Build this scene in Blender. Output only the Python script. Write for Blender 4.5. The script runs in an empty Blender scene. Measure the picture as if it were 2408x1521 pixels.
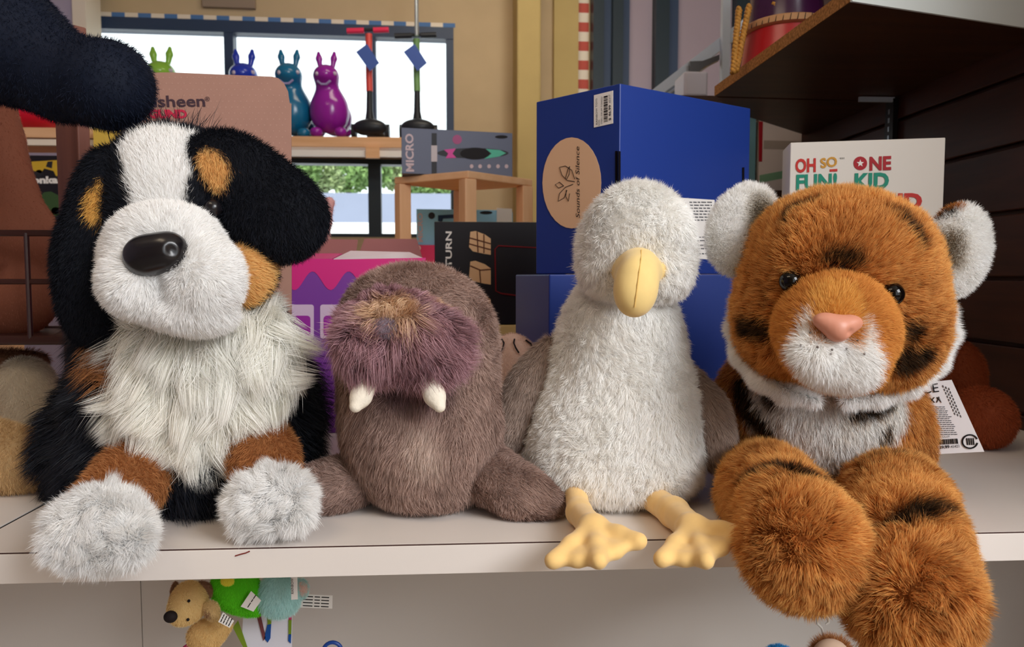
import bpy, bmesh, math, random
import numpy as np
from mathutils import Vector, Matrix
random.seed(7)
RNG = np.random.default_rng(7)
S = bpy.context.scene
COL = S.collection

# ------------------------------------------------------------------ camera
W, H, FPX = 2408.0, 1521.0, 1752.0
YAW, PITCH = math.radians(3.35), math.radians(-3.61)
CAM = np.array([0.0, -0.686, 0.25])
FW = np.array([math.sin(YAW) * math.cos(PITCH), math.cos(YAW) * math.cos(PITCH), math.sin(PITCH)])
RT = np.array([math.cos(YAW), -math.sin(YAW), 0.0])
UP = np.cross(RT, FW)
cam = bpy.data.objects.new('camera', bpy.data.cameras.new('camera'))
COL.objects.link(cam)
cam.location = CAM
cam.rotation_euler = (math.pi / 2 + PITCH, 0, -YAW)
cam.data.sensor_fit = 'HORIZONTAL'
cam.data.sensor_width = 36.0
cam.data.lens = 36.0 * FPX / W
cam.data.clip_start = 0.02
cam.data.clip_end = 200
cam.data.dof.use_dof = True
cam.data.dof.focus_distance = 0.74
cam.data.dof.aperture_fstop = 11.0
S.camera = cam

# ------------------------------------------------------------------ exposure
S.view_settings.view_transform = 'Standard'
S.view_settings.look = 'None'
S.view_settings.gamma = 1.0
S.view_settings.use_curve_mapping = False
S.view_settings.exposure = 0.37
try:
    S.cycles.max_bounces = 9
    S.cycles.diffuse_bounces = 8
    S.cycles.glossy_bounces = 3
    S.cycles.transmission_bounces = 4
    S.cycles.transparent_max_bounces = 8
    S.cycles.sample_clamp_indirect = 4.0
    S.cycles.use_adaptive_sampling = True
    S.cycles.adaptive_threshold = 0.03
    S.cycles.caustics_reflective = False
    S.cycles.caustics_refractive = False
except Exception:
    pass

# ------------------------------------------------------------------ sky
wd = bpy.data.worlds.new('sky')
S.world = wd
wd.use_nodes = True
bg = wd.node_tree.nodes['Background']
bg.inputs['Color'].default_value = (0.93, 0.97, 1.0, 1)
bg.inputs['Strength'].default_value = 1.7


def area(name, loc, aim, sx, sy, power, color):
    """a rectangular area lamp turned to its aim"""
    l = bpy.data.lights.new(name, 'AREA')
    l.shape = 'RECTANGLE'
    l.size, l.size_y = sx, sy
    l.energy, l.color = power, color
    o = bpy.data.objects.new(name, l)
    o.location = loc
    o.rotation_euler = (Vector(aim) - Vector(loc)).to_track_quat('-Z', 'Y').to_euler()
    COL.objects.link(o)
    return o


# cool daylight from the shop front behind the photographer's right, an added warm fill lamp over the aisle, a warm ceiling panel at the window corner
area('daylight_front', (1.7, -1.9, 1.5), (0.1, 0.1, 0.05), 1.2, 1.1, 52.0, (0.97, 0.98, 1.0))
area('warm_fill_aisle', (-0.9, -0.9, 2.3), (-0.2, 0.3, 0.0), 1.2, 0.6, 12.0, (1.0, 0.80, 0.58))
area('ceiling_panel_corner', (0.2, 2.6, 2.33), (0.2, 3.2, 0.4), 1.2, 0.6, 18.0, (1.0, 0.86, 0.66))


sun = bpy.data.objects.new('sun', bpy.data.lights.new('sun', 'SUN'))
sun.data.energy, sun.data.angle, sun.data.color = 3.6, 0.02, (1.0, 0.96, 0.9)
sun.rotation_euler = (math.radians(45), 0, math.radians(-12))
COL.objects.link(sun)

# ------------------------------------------------------------------ picture <-> place
def P(px, py, d):
    """point of the place seen at pixel px,py at depth d along the view axis"""
    return CAM + d * (FW + (px - W / 2) / FPX * RT - (py - H / 2) / FPX * UP)


def G(px, py, z=0.0):
    """point of the horizontal plane z seen at pixel px,py"""
    r = FW + (px - W / 2) / FPX * RT - (py - H / 2) / FPX * UP
    return CAM + r * ((z - CAM[2]) / r[2])


def PY(px, py, y):
    """point of the vertical plane Y = y seen at pixel px,py"""
    r = FW + (px - W / 2) / FPX * RT - (py - H / 2) / FPX * UP
    return CAM + r * ((y - CAM[1]) / r[1])


def m(px, d):
    return px * d / FPX


def lin(r, g, b):
    """sRGB 0..255 -> linear"""
    def f(c):
        c /= 255.0
        return c / 12.92 if c <= 0.04045 else ((c + 0.055) / 1.055) ** 2.4
    return np.array([f(r), f(g), f(b)])


# ------------------------------------------------------------------ materials
MATS = {}


def mat(name, rgb, rough=0.6, spec=0.35, metal=0.0, noise=0.0, nscale=40.0, bump=0.0, emit=None, sheen=0.0):
    """procedural Principled material; rgb is sRGB 0..255"""
    if name in MATS:
        return MATS[name]
    mt = bpy.data.materials.new(name)
    mt.use_nodes = True
    nt = mt.node_tree
    b = nt.nodes['Principled BSDF']
    c = lin(*rgb)
    b.inputs['Base Color'].default_value = (*c, 1)
    b.inputs['Roughness'].default_value = rough
    b.inputs['Specular IOR Level'].default_value = spec
    b.inputs['Metallic'].default_value = metal
    if sheen:
        b.inputs['Sheen Weight'].default_value = sheen
    if noise or bump:
        tc = nt.nodes.new('ShaderNodeTexCoord')
        nz = nt.nodes.new('ShaderNodeTexNoise')
        nz.inputs['Scale'].default_value = nscale
        nz.inputs['Detail'].default_value = 5
        nt.links.new(tc.outputs['Object'], nz.inputs['Vector'])
        if noise:
            rp = nt.nodes.new('ShaderNodeValToRGB')
            rp.color_ramp.elements[0].position = 0.3
            rp.color_ramp.elements[1].position = 0.7
            rp.color_ramp.elements[0].color = (*(c * (1 - noise)), 1)
            rp.color_ramp.elements[1].color = (*np.minimum(c * (1 + noise), 1), 1)
            nt.links.new(nz.outputs['Fac'], rp.inputs['Fac'])
            nt.links.new(rp.outputs['Color'], b.inputs['Base Color'])
        if bump:
            bp = nt.nodes.new('ShaderNodeBump')
            bp.inputs['Strength'].default_value = bump
            bp.inputs['Distance'].default_value = 0.002
            nt.links.new(nz.outputs['Fac'], bp.inputs['Height'])
            nt.links.new(bp.outputs['Normal'], b.inputs['Normal'])
    if emit:
        b.inputs['Emission Color'].default_value = (*lin(*emit[:3]), 1)
        b.inputs['Emission Strength'].default_value = emit[3]
    MATS[name] = mt
    return mt


def grain(name, rgb, rgb2, axis=0, scale=6.0, stretch=12.0, rough=0.55, spec=0.3, detail=6):
    """wood-like grain stretched along one axis"""
    if name in MATS:
        return MATS[name]
    mt = bpy.data.materials.new(name)
    mt.use_nodes = True
    nt = mt.node_tree
    b = nt.nodes['Principled BSDF']
    b.inputs['Roughness'].default_value = rough
    b.inputs['Specular IOR Level'].default_value = spec
    tc = nt.nodes.new('ShaderNodeTexCoord')
    mp = nt.nodes.new('ShaderNodeMapping')
    sc = [stretch * scale] * 3
    sc[axis] = scale
    mp.inputs['Scale'].default_value = sc
    nz = nt.nodes.new('ShaderNodeTexNoise')
    nz.inputs['Scale'].default_value = 1.0
    nz.inputs['Detail'].default_value = detail
    rp = nt.nodes.new('ShaderNodeValToRGB')
    rp.color_ramp.elements[0].position = 0.3
    rp.color_ramp.elements[1].position = 0.72
    rp.color_ramp.elements[0].color = (*lin(*rgb), 1)
    rp.color_ramp.elements[1].color = (*lin(*rgb2), 1)
    nt.links.new(tc.outputs['Object'], mp.inputs['Vector'])
    nt.links.new(mp.outputs['Vector'], nz.inputs['Vector'])
    nt.links.new(nz.outputs['Fac'], rp.inputs['Fac'])
    nt.links.new(rp.outputs['Color'], b.inputs['Base Color'])
    MATS[name] = mt
    return mt


def vcol_mat(name, rough=0.75, spec=0.2, trans=0.35):
    """material of a plush: colour per fibre from the mesh's own 'fur' attribute, fibres let light through"""
    if name in MATS:
        return MATS[name]
    mt = bpy.data.materials.new(name)
    mt.use_nodes = True
    nt = mt.node_tree
    b = nt.nodes['Principled BSDF']
    at = nt.nodes.new('ShaderNodeAttribute')
    at.attribute_name = 'fur'
    nt.links.new(at.outputs['Color'], b.inputs['Base Color'])
    b.inputs['Roughness'].default_value = rough
    b.inputs['Specular IOR Level'].default_value = spec
    tr = nt.nodes.new('ShaderNodeBsdfTranslucent')
    nt.links.new(at.outputs['Color'], tr.inputs['Color'])
    mx = nt.nodes.new('ShaderNodeMixShader')
    mx.inputs['Fac'].default_value = trans
    nt.links.new(b.outputs[0], mx.inputs[1])
    nt.links.new(tr.outputs[0], mx.inputs[2])
    nt.links.new(mx.outputs[0], nt.nodes['Material Output'].inputs['Surface'])
    MATS[name] = mt
    return mt


# ------------------------------------------------------------------ things and parts
def thing(name, label, cat, base=(0, 0, 0), group=None):
    o = bpy.data.objects.new(name, None)
    o.empty_display_size = 0.02
    o.location = base
    COL.objects.link(o)
    o['label'], o['category'] = label, cat
    if group:
        o['group'] = group
    return o


def tag(o, label, cat, group=None):
    o['label'], o['category'] = label, cat
    if group:
        o['group'] = group
    return o


def base_of(o):
    while o is not None and o.parent is not None:
        o = o.parent
    return np.array(o.location) if o is not None else np.zeros(3)


def link(name, me, material, parent=None, label=None):
    o = bpy.data.objects.new(name, me)
    if material is not None and not me.materials:
        me.materials.append(material)
    COL.objects.link(o)
    if parent is not None:
        o.parent = parent
    if label:
        o['label'] = label
    return o


def mesh_np(name, V, polys, material, parent=None, smooth=True, color=None, normals=None, label=None):
    """V in place coordinates; polys = list of (n,k) int arrays"""
    V = np.asarray(V, dtype=np.float32) - base_of(parent).astype(np.float32)
    me = bpy.data.meshes.new(name)
    me.vertices.add(len(V))
    me.vertices.foreach_set('co', V.ravel())
    loops = np.concatenate([np.asarray(q).ravel() for q in polys]).astype(np.int32)
    sizes = np.concatenate([np.full(len(q), np.asarray(q).shape[1]) for q in polys]).astype(np.int32)
    starts = np.concatenate([[0], np.cumsum(sizes)[:-1]]).astype(np.int32)
    me.loops.add(len(loops))
    me.loops.foreach_set('vertex_index', loops)
    me.polygons.add(len(sizes))
    me.polygons.foreach_set('loop_start', starts)
    me.polygons.foreach_set('use_smooth', np.full(len(sizes), bool(smooth)))
    me.update(calc_edges=True)
    if color is not None:
        a = me.attributes.new('fur', 'FLOAT_COLOR', 'POINT')
        c = np.ones((len(V), 4), np.float32)
        c[:, :3] = color
        a.data.foreach_set('color', c.ravel())
    if normals is not None:
        me.normals_split_custom_set_from_vertices(np.asarray(normals, np.float32).tolist())
    return link(name, me, material, parent, label)


def from_bm(name, bm, material, parent=None, smooth=False, label=None, loc=None):
    """loc given: a top-level mesh whose origin sits there; otherwise place coordinates under the parent's base"""
    off = np.array(loc) if loc is not None and parent is None else base_of(parent)
    bmesh.ops.translate(bm, verts=bm.verts, vec=Vector(-off))
    bmesh.ops.recalc_face_normals(bm, faces=bm.faces)
    me = bpy.data.meshes.new(name)
    bm.to_mesh(me)
    bm.free()
    if smooth:
        me.polygons.foreach_set('use_smooth', [True] * len(me.polygons))
        if smooth != 'all':
            try:
                me.set_sharp_from_angle(angle=math.radians(35))
            except Exception:
                pass
    o = link(name, me, material, parent, label)
    if loc is not None and parent is None:
        o.location = loc
    return o


def bm_box(bm, c, s, rz=0.0, bev=0.0, M=None):
    """box centre c, size s, turned rz about Z (or by matrix M)"""
    mx = Matrix.Translation(Vector(c)) @ (M.to_4x4() if M is not None else Matrix.Rotation(rz, 4, 'Z')) @ Matrix.Diagonal((*s, 1))
    vs = bmesh.ops.create_cube(bm, size=1.0, matrix=mx)['verts']
    if bev > 0:
        es = list({e for v in vs for e in v.link_edges})
        bmesh.ops.bevel(bm, geom=es, offset=bev, segments=2, affect='EDGES', profile=0.5)
    return bm


def box(name, c, s, material, parent=None, rz=0.0, bev=0.0, M=None, label=None, loc=None):
    bm = bm_box(bmesh.new(), c, s, rz, bev, M)
    return from_bm(name, bm, material, parent, label=label, loc=loc)


def bm_tube(bm, pts, r, n=10, closed=False):
    """round bar through pts; r a number or one per point"""
    pts = [np.array(p, float) for p in pts]
    k = len(pts)
    rs = r if hasattr(r, '__len__') else [r] * k
    rings = []
    ref = None
    for i in range(k):
        a = pts[(i - 1) % k] if (closed or i > 0) else pts[i]
        b = pts[(i + 1) % k] if (closed or i < k - 1) else pts[i]
        t = b - a
        t = t / (np.linalg.norm(t) + 1e-12)
        if ref is None:
            ref = np.array([0, 0, 1.0]) if abs(t[2]) < 0.9 else np.array([1.0, 0, 0])
        u = ref - t * np.dot(ref, t)
        u /= np.linalg.norm(u) + 1e-12
        ref = u
        v = np.cross(t, u)
        rings.append([bm.verts.new(pts[i] + rs[i] * (math.cos(q) * u + math.sin(q) * v)) for q in [2 * math.pi * j / n for j in range(n)]])
    rng = range(k) if closed else range(k - 1)
    for i in rng:
        A, B = rings[i], rings[(i + 1) % k]
        for j in range(n):
            bm.faces.new((A[j], A[(j + 1) % n], B[(j + 1) % n], B[j]))
    if not closed:
        bm.faces.new(rings[0][::-1])
        bm.faces.new(rings[-1])
    return bm


def tube(name, pts, r, material, parent=None, n=10, closed=False, label=None, loc=None):
    return from_bm(name, bm_tube(bmesh.new(), pts, r, n, closed), material, parent, smooth=True, label=label, loc=loc)


def bm_prism(bm, pts, ext):
    """polygon pts (place coordinates) pushed along vector ext"""
    ext = Vector(ext)
    a = [bm.verts.new(Vector(p)) for p in pts]
    b = [bm.verts.new(Vector(p) + ext) for p in pts]
    n = len(a)
    bm.faces.new(a[::-1])
    bm.faces.new(b)
    for i in range(n):
        bm.faces.new((a[i], a[(i + 1) % n], b[(i + 1) % n], b[i]))
    return bm


def prism(name, pts, ext, material, parent=None, label=None, loc=None, bev=0.0):
    bm = bm_prism(bmesh.new(), pts, ext)
    if bev:
        bmesh.ops.bevel(bm, geom=list(bm.edges), offset=bev, segments=2, affect='EDGES', profile=0.5)
    return from_bm(name, bm, material, parent, label=label, loc=loc)


def bm_lathe(bm, prof, c, n=28, sx=1.0, sy=1.0, M=None):
    """profile [(r, z)] turned round a vertical axis through c"""
    M = M or Matrix.Identity(3)
    rings = []
    for r, z in prof:
        rings.append([bm.verts.new(Vector(c) + M @ Vector((sx * r * math.cos(2 * math.pi * j / n), sy * r * math.sin(2 * math.pi * j / n), z))) for j in range(n)])
    for A, B in zip(rings, rings[1:]):
        for j in range(n):
            bm.faces.new((A[j], A[(j + 1) % n], B[(j + 1) % n], B[j]))
    bm.faces.new(rings[0][::-1])
    bm.faces.new(rings[-1])
    return bm


def text(name, body, o, u, v, size, material, parent, width=None, depth=0.0004, bold=0.0, shear=0.0, label=None, align='LEFT', space=1.0):
    """lettering standing on a surface: o = left end of the baseline, u = reading direction, v = up"""
    cu = bpy.data.curves.new(name, 'FONT')
    cu.body = body
    cu.size = 1.0
    cu.extrude = 0.0
    cu.offset = bold
    cu.shear = shear
    cu.align_x = align
    cu.space_character = space
    cu.resolution_u = 3
    ob = bpy.data.objects.new(name, cu)
    COL.objects.link(ob)
    dg = bpy.context.evaluated_depsgraph_get()
    me = bpy.data.meshes.new_from_object(ob.evaluated_get(dg))
    bpy.data.objects.remove(ob)
    bpy.data.curves.remove(cu)
    n = len(me.vertices)
    co = np.empty(n * 3, np.float32)
    me.vertices.foreach_get('co', co)
    co = co.reshape(-1, 3)
    if n and width:
        co[:, 0] *= (width / size) / max(1e-6, co[:, 0].max() - co[:, 0].min())
    u = np.array(u, float) / np.linalg.norm(u)
    v = np.array(v, float)
    v = v - u * np.dot(u, v)
    v /= np.linalg.norm(v)
    w = np.cross(u, v)
    q = np.array(o)[None] + size * (co[:, :1] * u + co[:, 1:2] * v) + w * depth - base_of(parent)
    me.vertices.foreach_set('co', q.astype(np.float32).ravel())
    me.materials.clear()
    me.update()
    me.name = name
    return link(name, me, material, parent, label)


def decal(name, pts, nrm, material, parent, t=0.0004, label=None):
    """thin printed patch lying on a face (pts on the face, pushed t outwards)"""
    nrm = np.array(nrm, float) / np.linalg.norm(nrm)
    return prism(name, [np.array(p) + nrm * 0.00005 for p in pts], nrm * t, material, parent, label=label)


def structure(o):
    o['kind'] = 'structure'
    return o
# ------------------------------------------------------------------ plush bodies: smooth solids + fur
DENS, FINE, SCAT = 1.8, 0.66, 0.5


class Solid:
    """a soft body as a smooth union of ellipsoids and tapered limbs"""

    def __init__(self):
        self.p = []

    def ell(self, c, r, rot=0.0, tilt=0.0, turn=0.0, k=0.02, op='+'):
        """c = (px, py, depth); r = radii in pixels at that depth (across, up, away); rot turns it anticlockwise as seen"""
        R = Matrix.Rotation(math.radians(rot), 3, 'Z') @ Matrix.Rotation(math.radians(tilt), 3, 'X') @ Matrix.Rotation(math.radians(turn), 3, 'Y')
        # local frame: x right, y up, z towards the viewer
        B = np.stack([RT, UP, -FW], axis=1) @ np.array(R)
        self.p.append(('e', P(*c), np.array([m(q, c[2]) for q in r]), B, k, op))
        return self

    def limb(self, pts, k=0.015, op='+'):
        """pts = [(px, py, depth, radius px), ...]"""
        q = [(P(a, b, d), m(r, d)) for a, b, d, r in pts]
        self.p.append(('l', q, None, None, k, op))
        return self

    def shelf_cut(self, k=0.012):
        self.p.append(('s', None, None, None, k, '-'))
        return self

    def bounds(self):
        lo, hi = np.full(3, 9.0), np.full(3, -9.0)
        for t, a, r, B, k, op in self.p:
            if op != '+':
                continue
            if t == 'e':
                e = np.abs(B) @ r
                lo, hi = np.minimum(lo, a - e), np.maximum(hi, a + e)
            elif t == 'l':
                for c, rr in a:
                    lo, hi = np.minimum(lo, c - rr), np.maximum(hi, c + rr)
        return lo - 0.012, hi + 0.012

    def __call__(self, X):
        X = X.astype(np.float32)
        D = None
        for t, a, r, B, k, op in self.p:
            if t == 'e':
                q = (X - a.astype(np.float32)) @ B.astype(np.float32)
                k0 = np.linalg.norm(q / r.astype(np.float32), axis=1)
                k1 = np.linalg.norm(q / (r * r).astype(np.float32), axis=1)
                d = k0 * (k0 - 1) / np.maximum(k1, 1e-6)
            elif t == 'l':
                d = None
                for (c0, r0), (c1, r1) in zip(a, a[1:]):
                    ba = (c1 - c0).astype(np.float32)
                    pa = X - c0.astype(np.float32)
                    h = np.clip(pa @ ba / max(1e-9, float(ba @ ba)), 0, 1)
                    e = np.linalg.norm(pa - h[:, None] * ba, axis=1) - (r0 + (r1 - r0) * h)
                    if d is None:
                        d = e
                    else:
                        kk = 0.008
                        hh = np.maximum(kk - np.abs(d - e), 0) / kk
                        d = np.minimum(d, e) - hh * hh * kk * 0.25
            else:   # the shelf board: y > 0, z < 0
                d = np.maximum(-X[:, 1] - 0.001, X[:, 2] - 0.0008)
            if D is None:
                D = d
            elif op == '+':
                h = np.maximum(k - np.abs(D - d), 0) / k
                D = np.minimum(D, d) - h * h * k * 0.25
            else:
                h = np.maximum(k - np.abs(D + d), 0) / k
                D = np.maximum(D, -d) + h * h * k * 0.25
        return D

    def grad(self, X, e=0.0008):
        g = np.empty((len(X), 3), np.float32)
        for i in range(3):
            o = np.zeros(3, np.float32)
            o[i] = e
            g[:, i] = self(X + o) - self(X - o)
        return g / np.maximum(np.linalg.norm(g, axis=1, keepdims=True), 1e-9)

    def hit(self, pix):
        """points of the surface seen at the pixels"""
        pix = np.array(pix, float)
        r = FW[None] + ((pix[:, 0] - W / 2) / FPX)[:, None] * RT - ((pix[:, 1] - H / 2) / FPX)[:, None] * UP
        r /= np.linalg.norm(r, axis=1, keepdims=True)
        near = float(np.linalg.norm((self.bounds()[0] + self.bounds()[1]) / 2 - CAM) - np.linalg.norm(self.bounds()[1] - self.bounds()[0]) / 2)
        t = np.full(len(pix), max(0.3, near))
        best, bt = np.full(len(pix), 9.0), t.copy()
        for _ in range(160):
            d = self((CAM + r * t[:, None]).astype(np.float32))
            w = d < best
            best[w], bt[w] = d[w], t[w]
            t = t + np.where(d > 0.0003, np.clip(d * 0.6, 0.0003, 0.05), 0)
            t = np.minimum(t, max(0.3, near) + 1.5)
        return CAM + r * bt[:, None]

    def mesh(self, h):
        """naive surface nets"""
        lo, hi = self.bounds()
        n = np.ceil((hi - lo) / h).astype(int) + 1
        ax = [lo[i] + h * np.arange(n[i]) for i in range(3)]
        D = np.empty(n, np.float32)
        for i in range(0, n[0], 16):
            gx, gy, gz = np.meshgrid(ax[0][i:i + 16], ax[1], ax[2], indexing='ij')
            D[i:i + 16] = self(np.stack([gx.ravel(), gy.ravel(), gz.ravel()], 1)).reshape(gx.shape)
        s = D < 0
        c = [n[0] - 1, n[1] - 1, n[2] - 1]
        cnt = np.zeros(c, np.int32)
        acc = np.zeros((*c, 3), np.float32)
        corners = [(i, j, k) for i in (0, 1) for j in (0, 1) for k in (0, 1)]
        sl = lambda o: tuple(slice(o[i], o[i] + c[i]) for i in range(3))
        for a in corners:
            for axis in range(3):
                if a[axis]:
                    continue
                b = list(a)
                b[axis] = 1
                da, db = D[sl(a)], D[sl(b)]
                x = (da < 0) != (db < 0)
                t = da[x] / (da[x] - db[x])
                p = np.tile(np.array(a, np.float32), (len(t), 1))
                p[:, axis] = t
                acc[x] += p
                cnt[x] += 1
        on = cnt > 0
        idx = -np.ones(c, np.int64)
        idx[on] = np.arange(on.sum())
        V = np.argwhere(on) + acc[on] / cnt[on][:, None]
        V = (lo + h * V).astype(np.float32)
        Q = []
        for axis in range(3):
            u, v = (axis + 1) % 3, (axis + 2) % 3
            a = [slice(None)] * 3
            b = [slice(None)] * 3
            a[axis], b[axis] = slice(0, -1), slice(1, None)
            for q in (u, v):
                a[q] = b[q] = slice(1, -1)
            x0, x1 = s[tuple(a)], s[tuple(b)]
            e = np.argwhere(x0 != x1)
            flip = x0[tuple(e.T)]
            e[:, u] += 1
            e[:, v] += 1
            f = []
            for du, dv in ((-1, -1), (0, -1), (0, 0), (-1, 0)):
                w = e.copy()
                w[:, u] += du
                w[:, v] += dv
                f.append(idx[tuple(w.T)])
            f = np.stack(f, 1)
            f[~flip] = f[~flip][:, ::-1]
            Q.append(f)
        Q = np.concatenate(Q)
        for _ in range(2):
            d = self(V)
            g = self.grad(V)
            V = V - g * np.clip(d, -h, h)[:, None] * 0.8
        N = self.grad(V)
        return V, Q, N


class Coat:
    """colours of a coat: a base and soft-edged markings that lie on the surface"""

    def __init__(self, base):
        self.base = np.array(base, np.float32)
        self.ops = []

    def mark(self, pts, r, color, soft=0.004):
        self.ops.append((np.array(pts, np.float32), r if hasattr(r, '__len__') else [r] * len(pts), np.array(color, np.float32), soft, None))
        return self

    def side(self, point, normal, color, soft=0.01):
        nn = np.array(normal, float)
        self.ops.append((np.array(point, np.float32), (nn / np.linalg.norm(nn)).astype(np.float32), np.array(color, np.float32), soft, 'side'))
        return self

    def __call__(self, X):
        X = X.astype(np.float32)
        C = np.tile(self.base, (len(X), 1))
        for a, r, col, soft, kind in self.ops:
            if kind == 'side':
                d = -((X - a) @ r)
            elif len(a) == 1:
                d = np.linalg.norm(X - a[0], axis=1) - r[0]
            else:
                d = np.full(len(X), 9.0, np.float32)
                for i in range(len(a) - 1):
                    ba = a[i + 1] - a[i]
                    pa = X - a[i]
                    h = np.clip(pa @ ba / max(1e-9, float(ba @ ba)), 0, 1)
                    d = np.minimum(d, np.linalg.norm(pa - h[:, None] * ba, axis=1) - (r[i] + (r[i + 1] - r[i]) * h))
            w = np.clip(0.5 - d / soft, 0, 1)
            w = (w * w * (3 - 2 * w))[:, None]
            C = C * (1 - w) + col * w
        return C


def unit(a):
    return a / np.maximum(np.linalg.norm(a, axis=-1, keepdims=True), 1e-9)


def smooth_noise(X, scale, seed=0):
    """cheap smooth 3-vector noise"""
    g = np.random.default_rng(seed)
    o = np.zeros((len(X), 3), np.float32)
    for i in range(5):
        K = g.normal(size=(3, 3)) * scale * (1 + 0.6 * i)
        o += np.sin(X @ K.astype(np.float32) + g.uniform(0, 6.28, 3).astype(np.float32)) / (1 + 0.4 * i)
    return o / 2.2


def fibre(R):
    """albedo of one fibre so that the whole pile, scattering many times, shows colour R"""
    R = np.clip(R, 0.0, 0.97)
    q = (1 - R) / (1 + SCAT * R)
    return (1 - q * q).astype(np.float32)


def plush(name, solid, coat, parent, material, h=0.004, count=20000, length=0.010, width=0.0007, lift=0.7, comb=(0, 0, -1),
          wild=0.35, droop=0.0, clump=0.0, nclump=400, curl=0.0, hide=None, back=0.25, tip=1.15, vary=0.18, seg=2, whorl=0.25, label=None,
          skin=0.75, sub=None, nmix=0.65, keep=None, seed=1, edge=0.0025, mott=0.10, tipcol=None, inset=0.55):
    """one part of a plush: the body surface with its pile of fibres, in one mesh"""
    g = np.random.default_rng(seed)
    count, width = int(count * DENS), width * FINE
    V, Q, N = solid.mesh(h)
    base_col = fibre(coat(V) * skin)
    if count == 0:
        return mesh_np(name, V, [Q], material, parent, True, base_col, None, label)
    # roots
    A = V[Q]
    ar = 0.5 * np.linalg.norm(np.cross(A[:, 2] - A[:, 0], A[:, 3] - A[:, 1]), axis=1)
    fc = A.mean(1)
    fn = unit(N[Q].mean(1))
    wgt = ar.copy()
    view = unit(CAM[None] - fc)
    facing = (fn * view).sum(1)
    wgt *= np.where(facing < -0.25, back, 1.0)
    if hide is not None:
        for hs in hide:
            wgt[hs(fc + fn * 0.002) < 0] = 0
    if keep is not None:
        wgt *= keep(fc, fn)
    pick = g.choice(len(Q), size=count, p=wgt / wgt.sum())
    ab = g.uniform(size=(count, 2)).astype(np.float32)
    q = Q[pick]
    u, v = ab[:, :1], ab[:, 1:]
    bil = lambda B: B[q[:, 0]] * (1 - u) * (1 - v) + B[q[:, 1]] * u * (1 - v) + B[q[:, 2]] * u * v + B[q[:, 3]] * (1 - u) * v
    X0 = bil(V).astype(np.float32)
    X = X0
    Nn = unit(bil(N)).astype(np.float32)
    # direction
    cmb = comb(X, Nn) if callable(comb) else np.tile(np.array(comb, np.float32), (count, 1))
    cmb = cmb + whorl * smooth_noise(X, 45.0, seed)
    tg = cmb - Nn * (cmb * Nn).sum(1, keepdims=True)
    L = (length(X, Nn) if callable(length) else np.full(count, length)).astype(np.float32)
    L = L * g.uniform(0.7, 1.2, count).astype(np.float32)
    d0 = unit(Nn * lift + tg * (1 - 0.5 * lift) + wild * g.normal(size=(count, 3)).astype(np.float32))
    ben = np.array([0, 0, -1.0], np.float32) * droop + tg * 0.25 + curl * g.normal(size=(count, 3)).astype(np.float32)
    ts = np.linspace(0, 1, seg + 1).astype(np.float32)
    dv = inset * float(L.mean()) * max(lift, 0.3)
    V = V - N * dv
    X = X0 - Nn * dv
    path = [X - Nn * 0.0004 + L[:, None] * (t * d0 + t * t * ben) for t in ts]
    if clump > 0:
        gi = g.choice(count, size=min(nclump, count), replace=False)
        own = np.empty(count, np.int64)
        for i in range(0, count, 4000):
            dd = ((X[i:i + 4000, None, :] - X[None, gi, :]) ** 2).sum(2)
            own[i:i + 4000] = gi[dd.argmin(1)]
        for j, t in enumerate(ts):
            path[j] = path[j] + clump * t ** 1.2 * (path[j][own] - path[j])
    # ribbons that turn their flat side outwards
    dirs = unit(path[-1] - path[0])
    wv = np.cross(dirs, Nn) + 0.5 * g.normal(size=(count, 3)).astype(np.float32)
    wv = unit(wv - dirs * (wv * dirs).sum(1, keepdims=True))
    wd_ = (width * g.uniform(0.7, 1.25, count)).astype(np.float32)[:, None]
    sh = coat(X0 + edge * g.normal(size=(count, 3)).astype(np.float32))
    sh = sh * np.clip(1 + mott * smooth_noise(X0, 70.0, seed + 7)[:, :1] + 0.6 * mott * smooth_noise(X0, 190.0, seed + 9)[:, :1], 0.3, 1.6)
    sh = sh * (1 + vary * g.uniform(-1, 1, (count, 1)).astype(np.float32))
    vs, cs, ns = [], [], []
    nn = unit(Nn * nmix + (1 - nmix) * g.normal(size=(count, 3)).astype(np.float32) * 0.6)
    for j, t in enumerate(ts):
        w = wd_ * (1 - 0.25 * t)
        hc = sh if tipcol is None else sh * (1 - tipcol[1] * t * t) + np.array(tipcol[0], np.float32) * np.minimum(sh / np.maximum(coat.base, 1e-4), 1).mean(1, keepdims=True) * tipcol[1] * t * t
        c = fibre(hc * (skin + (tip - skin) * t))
        if j < seg:
            vs += [path[j] - wv * w * 0.5, path[j] + wv * w * 0.5]
            cs += [c, c]
            ns += [nn, nn]
        else:
            vs += [path[j]]
            cs += [c]
            ns += [nn]
    k = 2 * seg + 1
    SV = np.stack(vs, 1).reshape(-1, 3)
    SC = np.stack(cs, 1).reshape(-1, 3)
    SN = np.stack(ns, 1).reshape(-1, 3)
    b = (np.arange(count) * k + len(V))[:, None]
    quads = [b + np.array([[2 * j, 2 * j + 1, 2 * j + 3, 2 * j + 2]]) for j in range(seg - 1)]
    tri = b + np.array([[2 * seg - 2, 2 * seg - 1, 2 * seg]])
    polys = [Q] + quads + [tri]
    return mesh_np(name, np.concatenate([V, SV]), polys, material, parent, True, np.concatenate([base_col, SC]), None, label)


def toward(*c):
    """fibre direction away from a point given as (px, py, depth)"""
    q = P(*c).astype(np.float32)
    return lambda X, N: unit(X - q)
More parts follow.
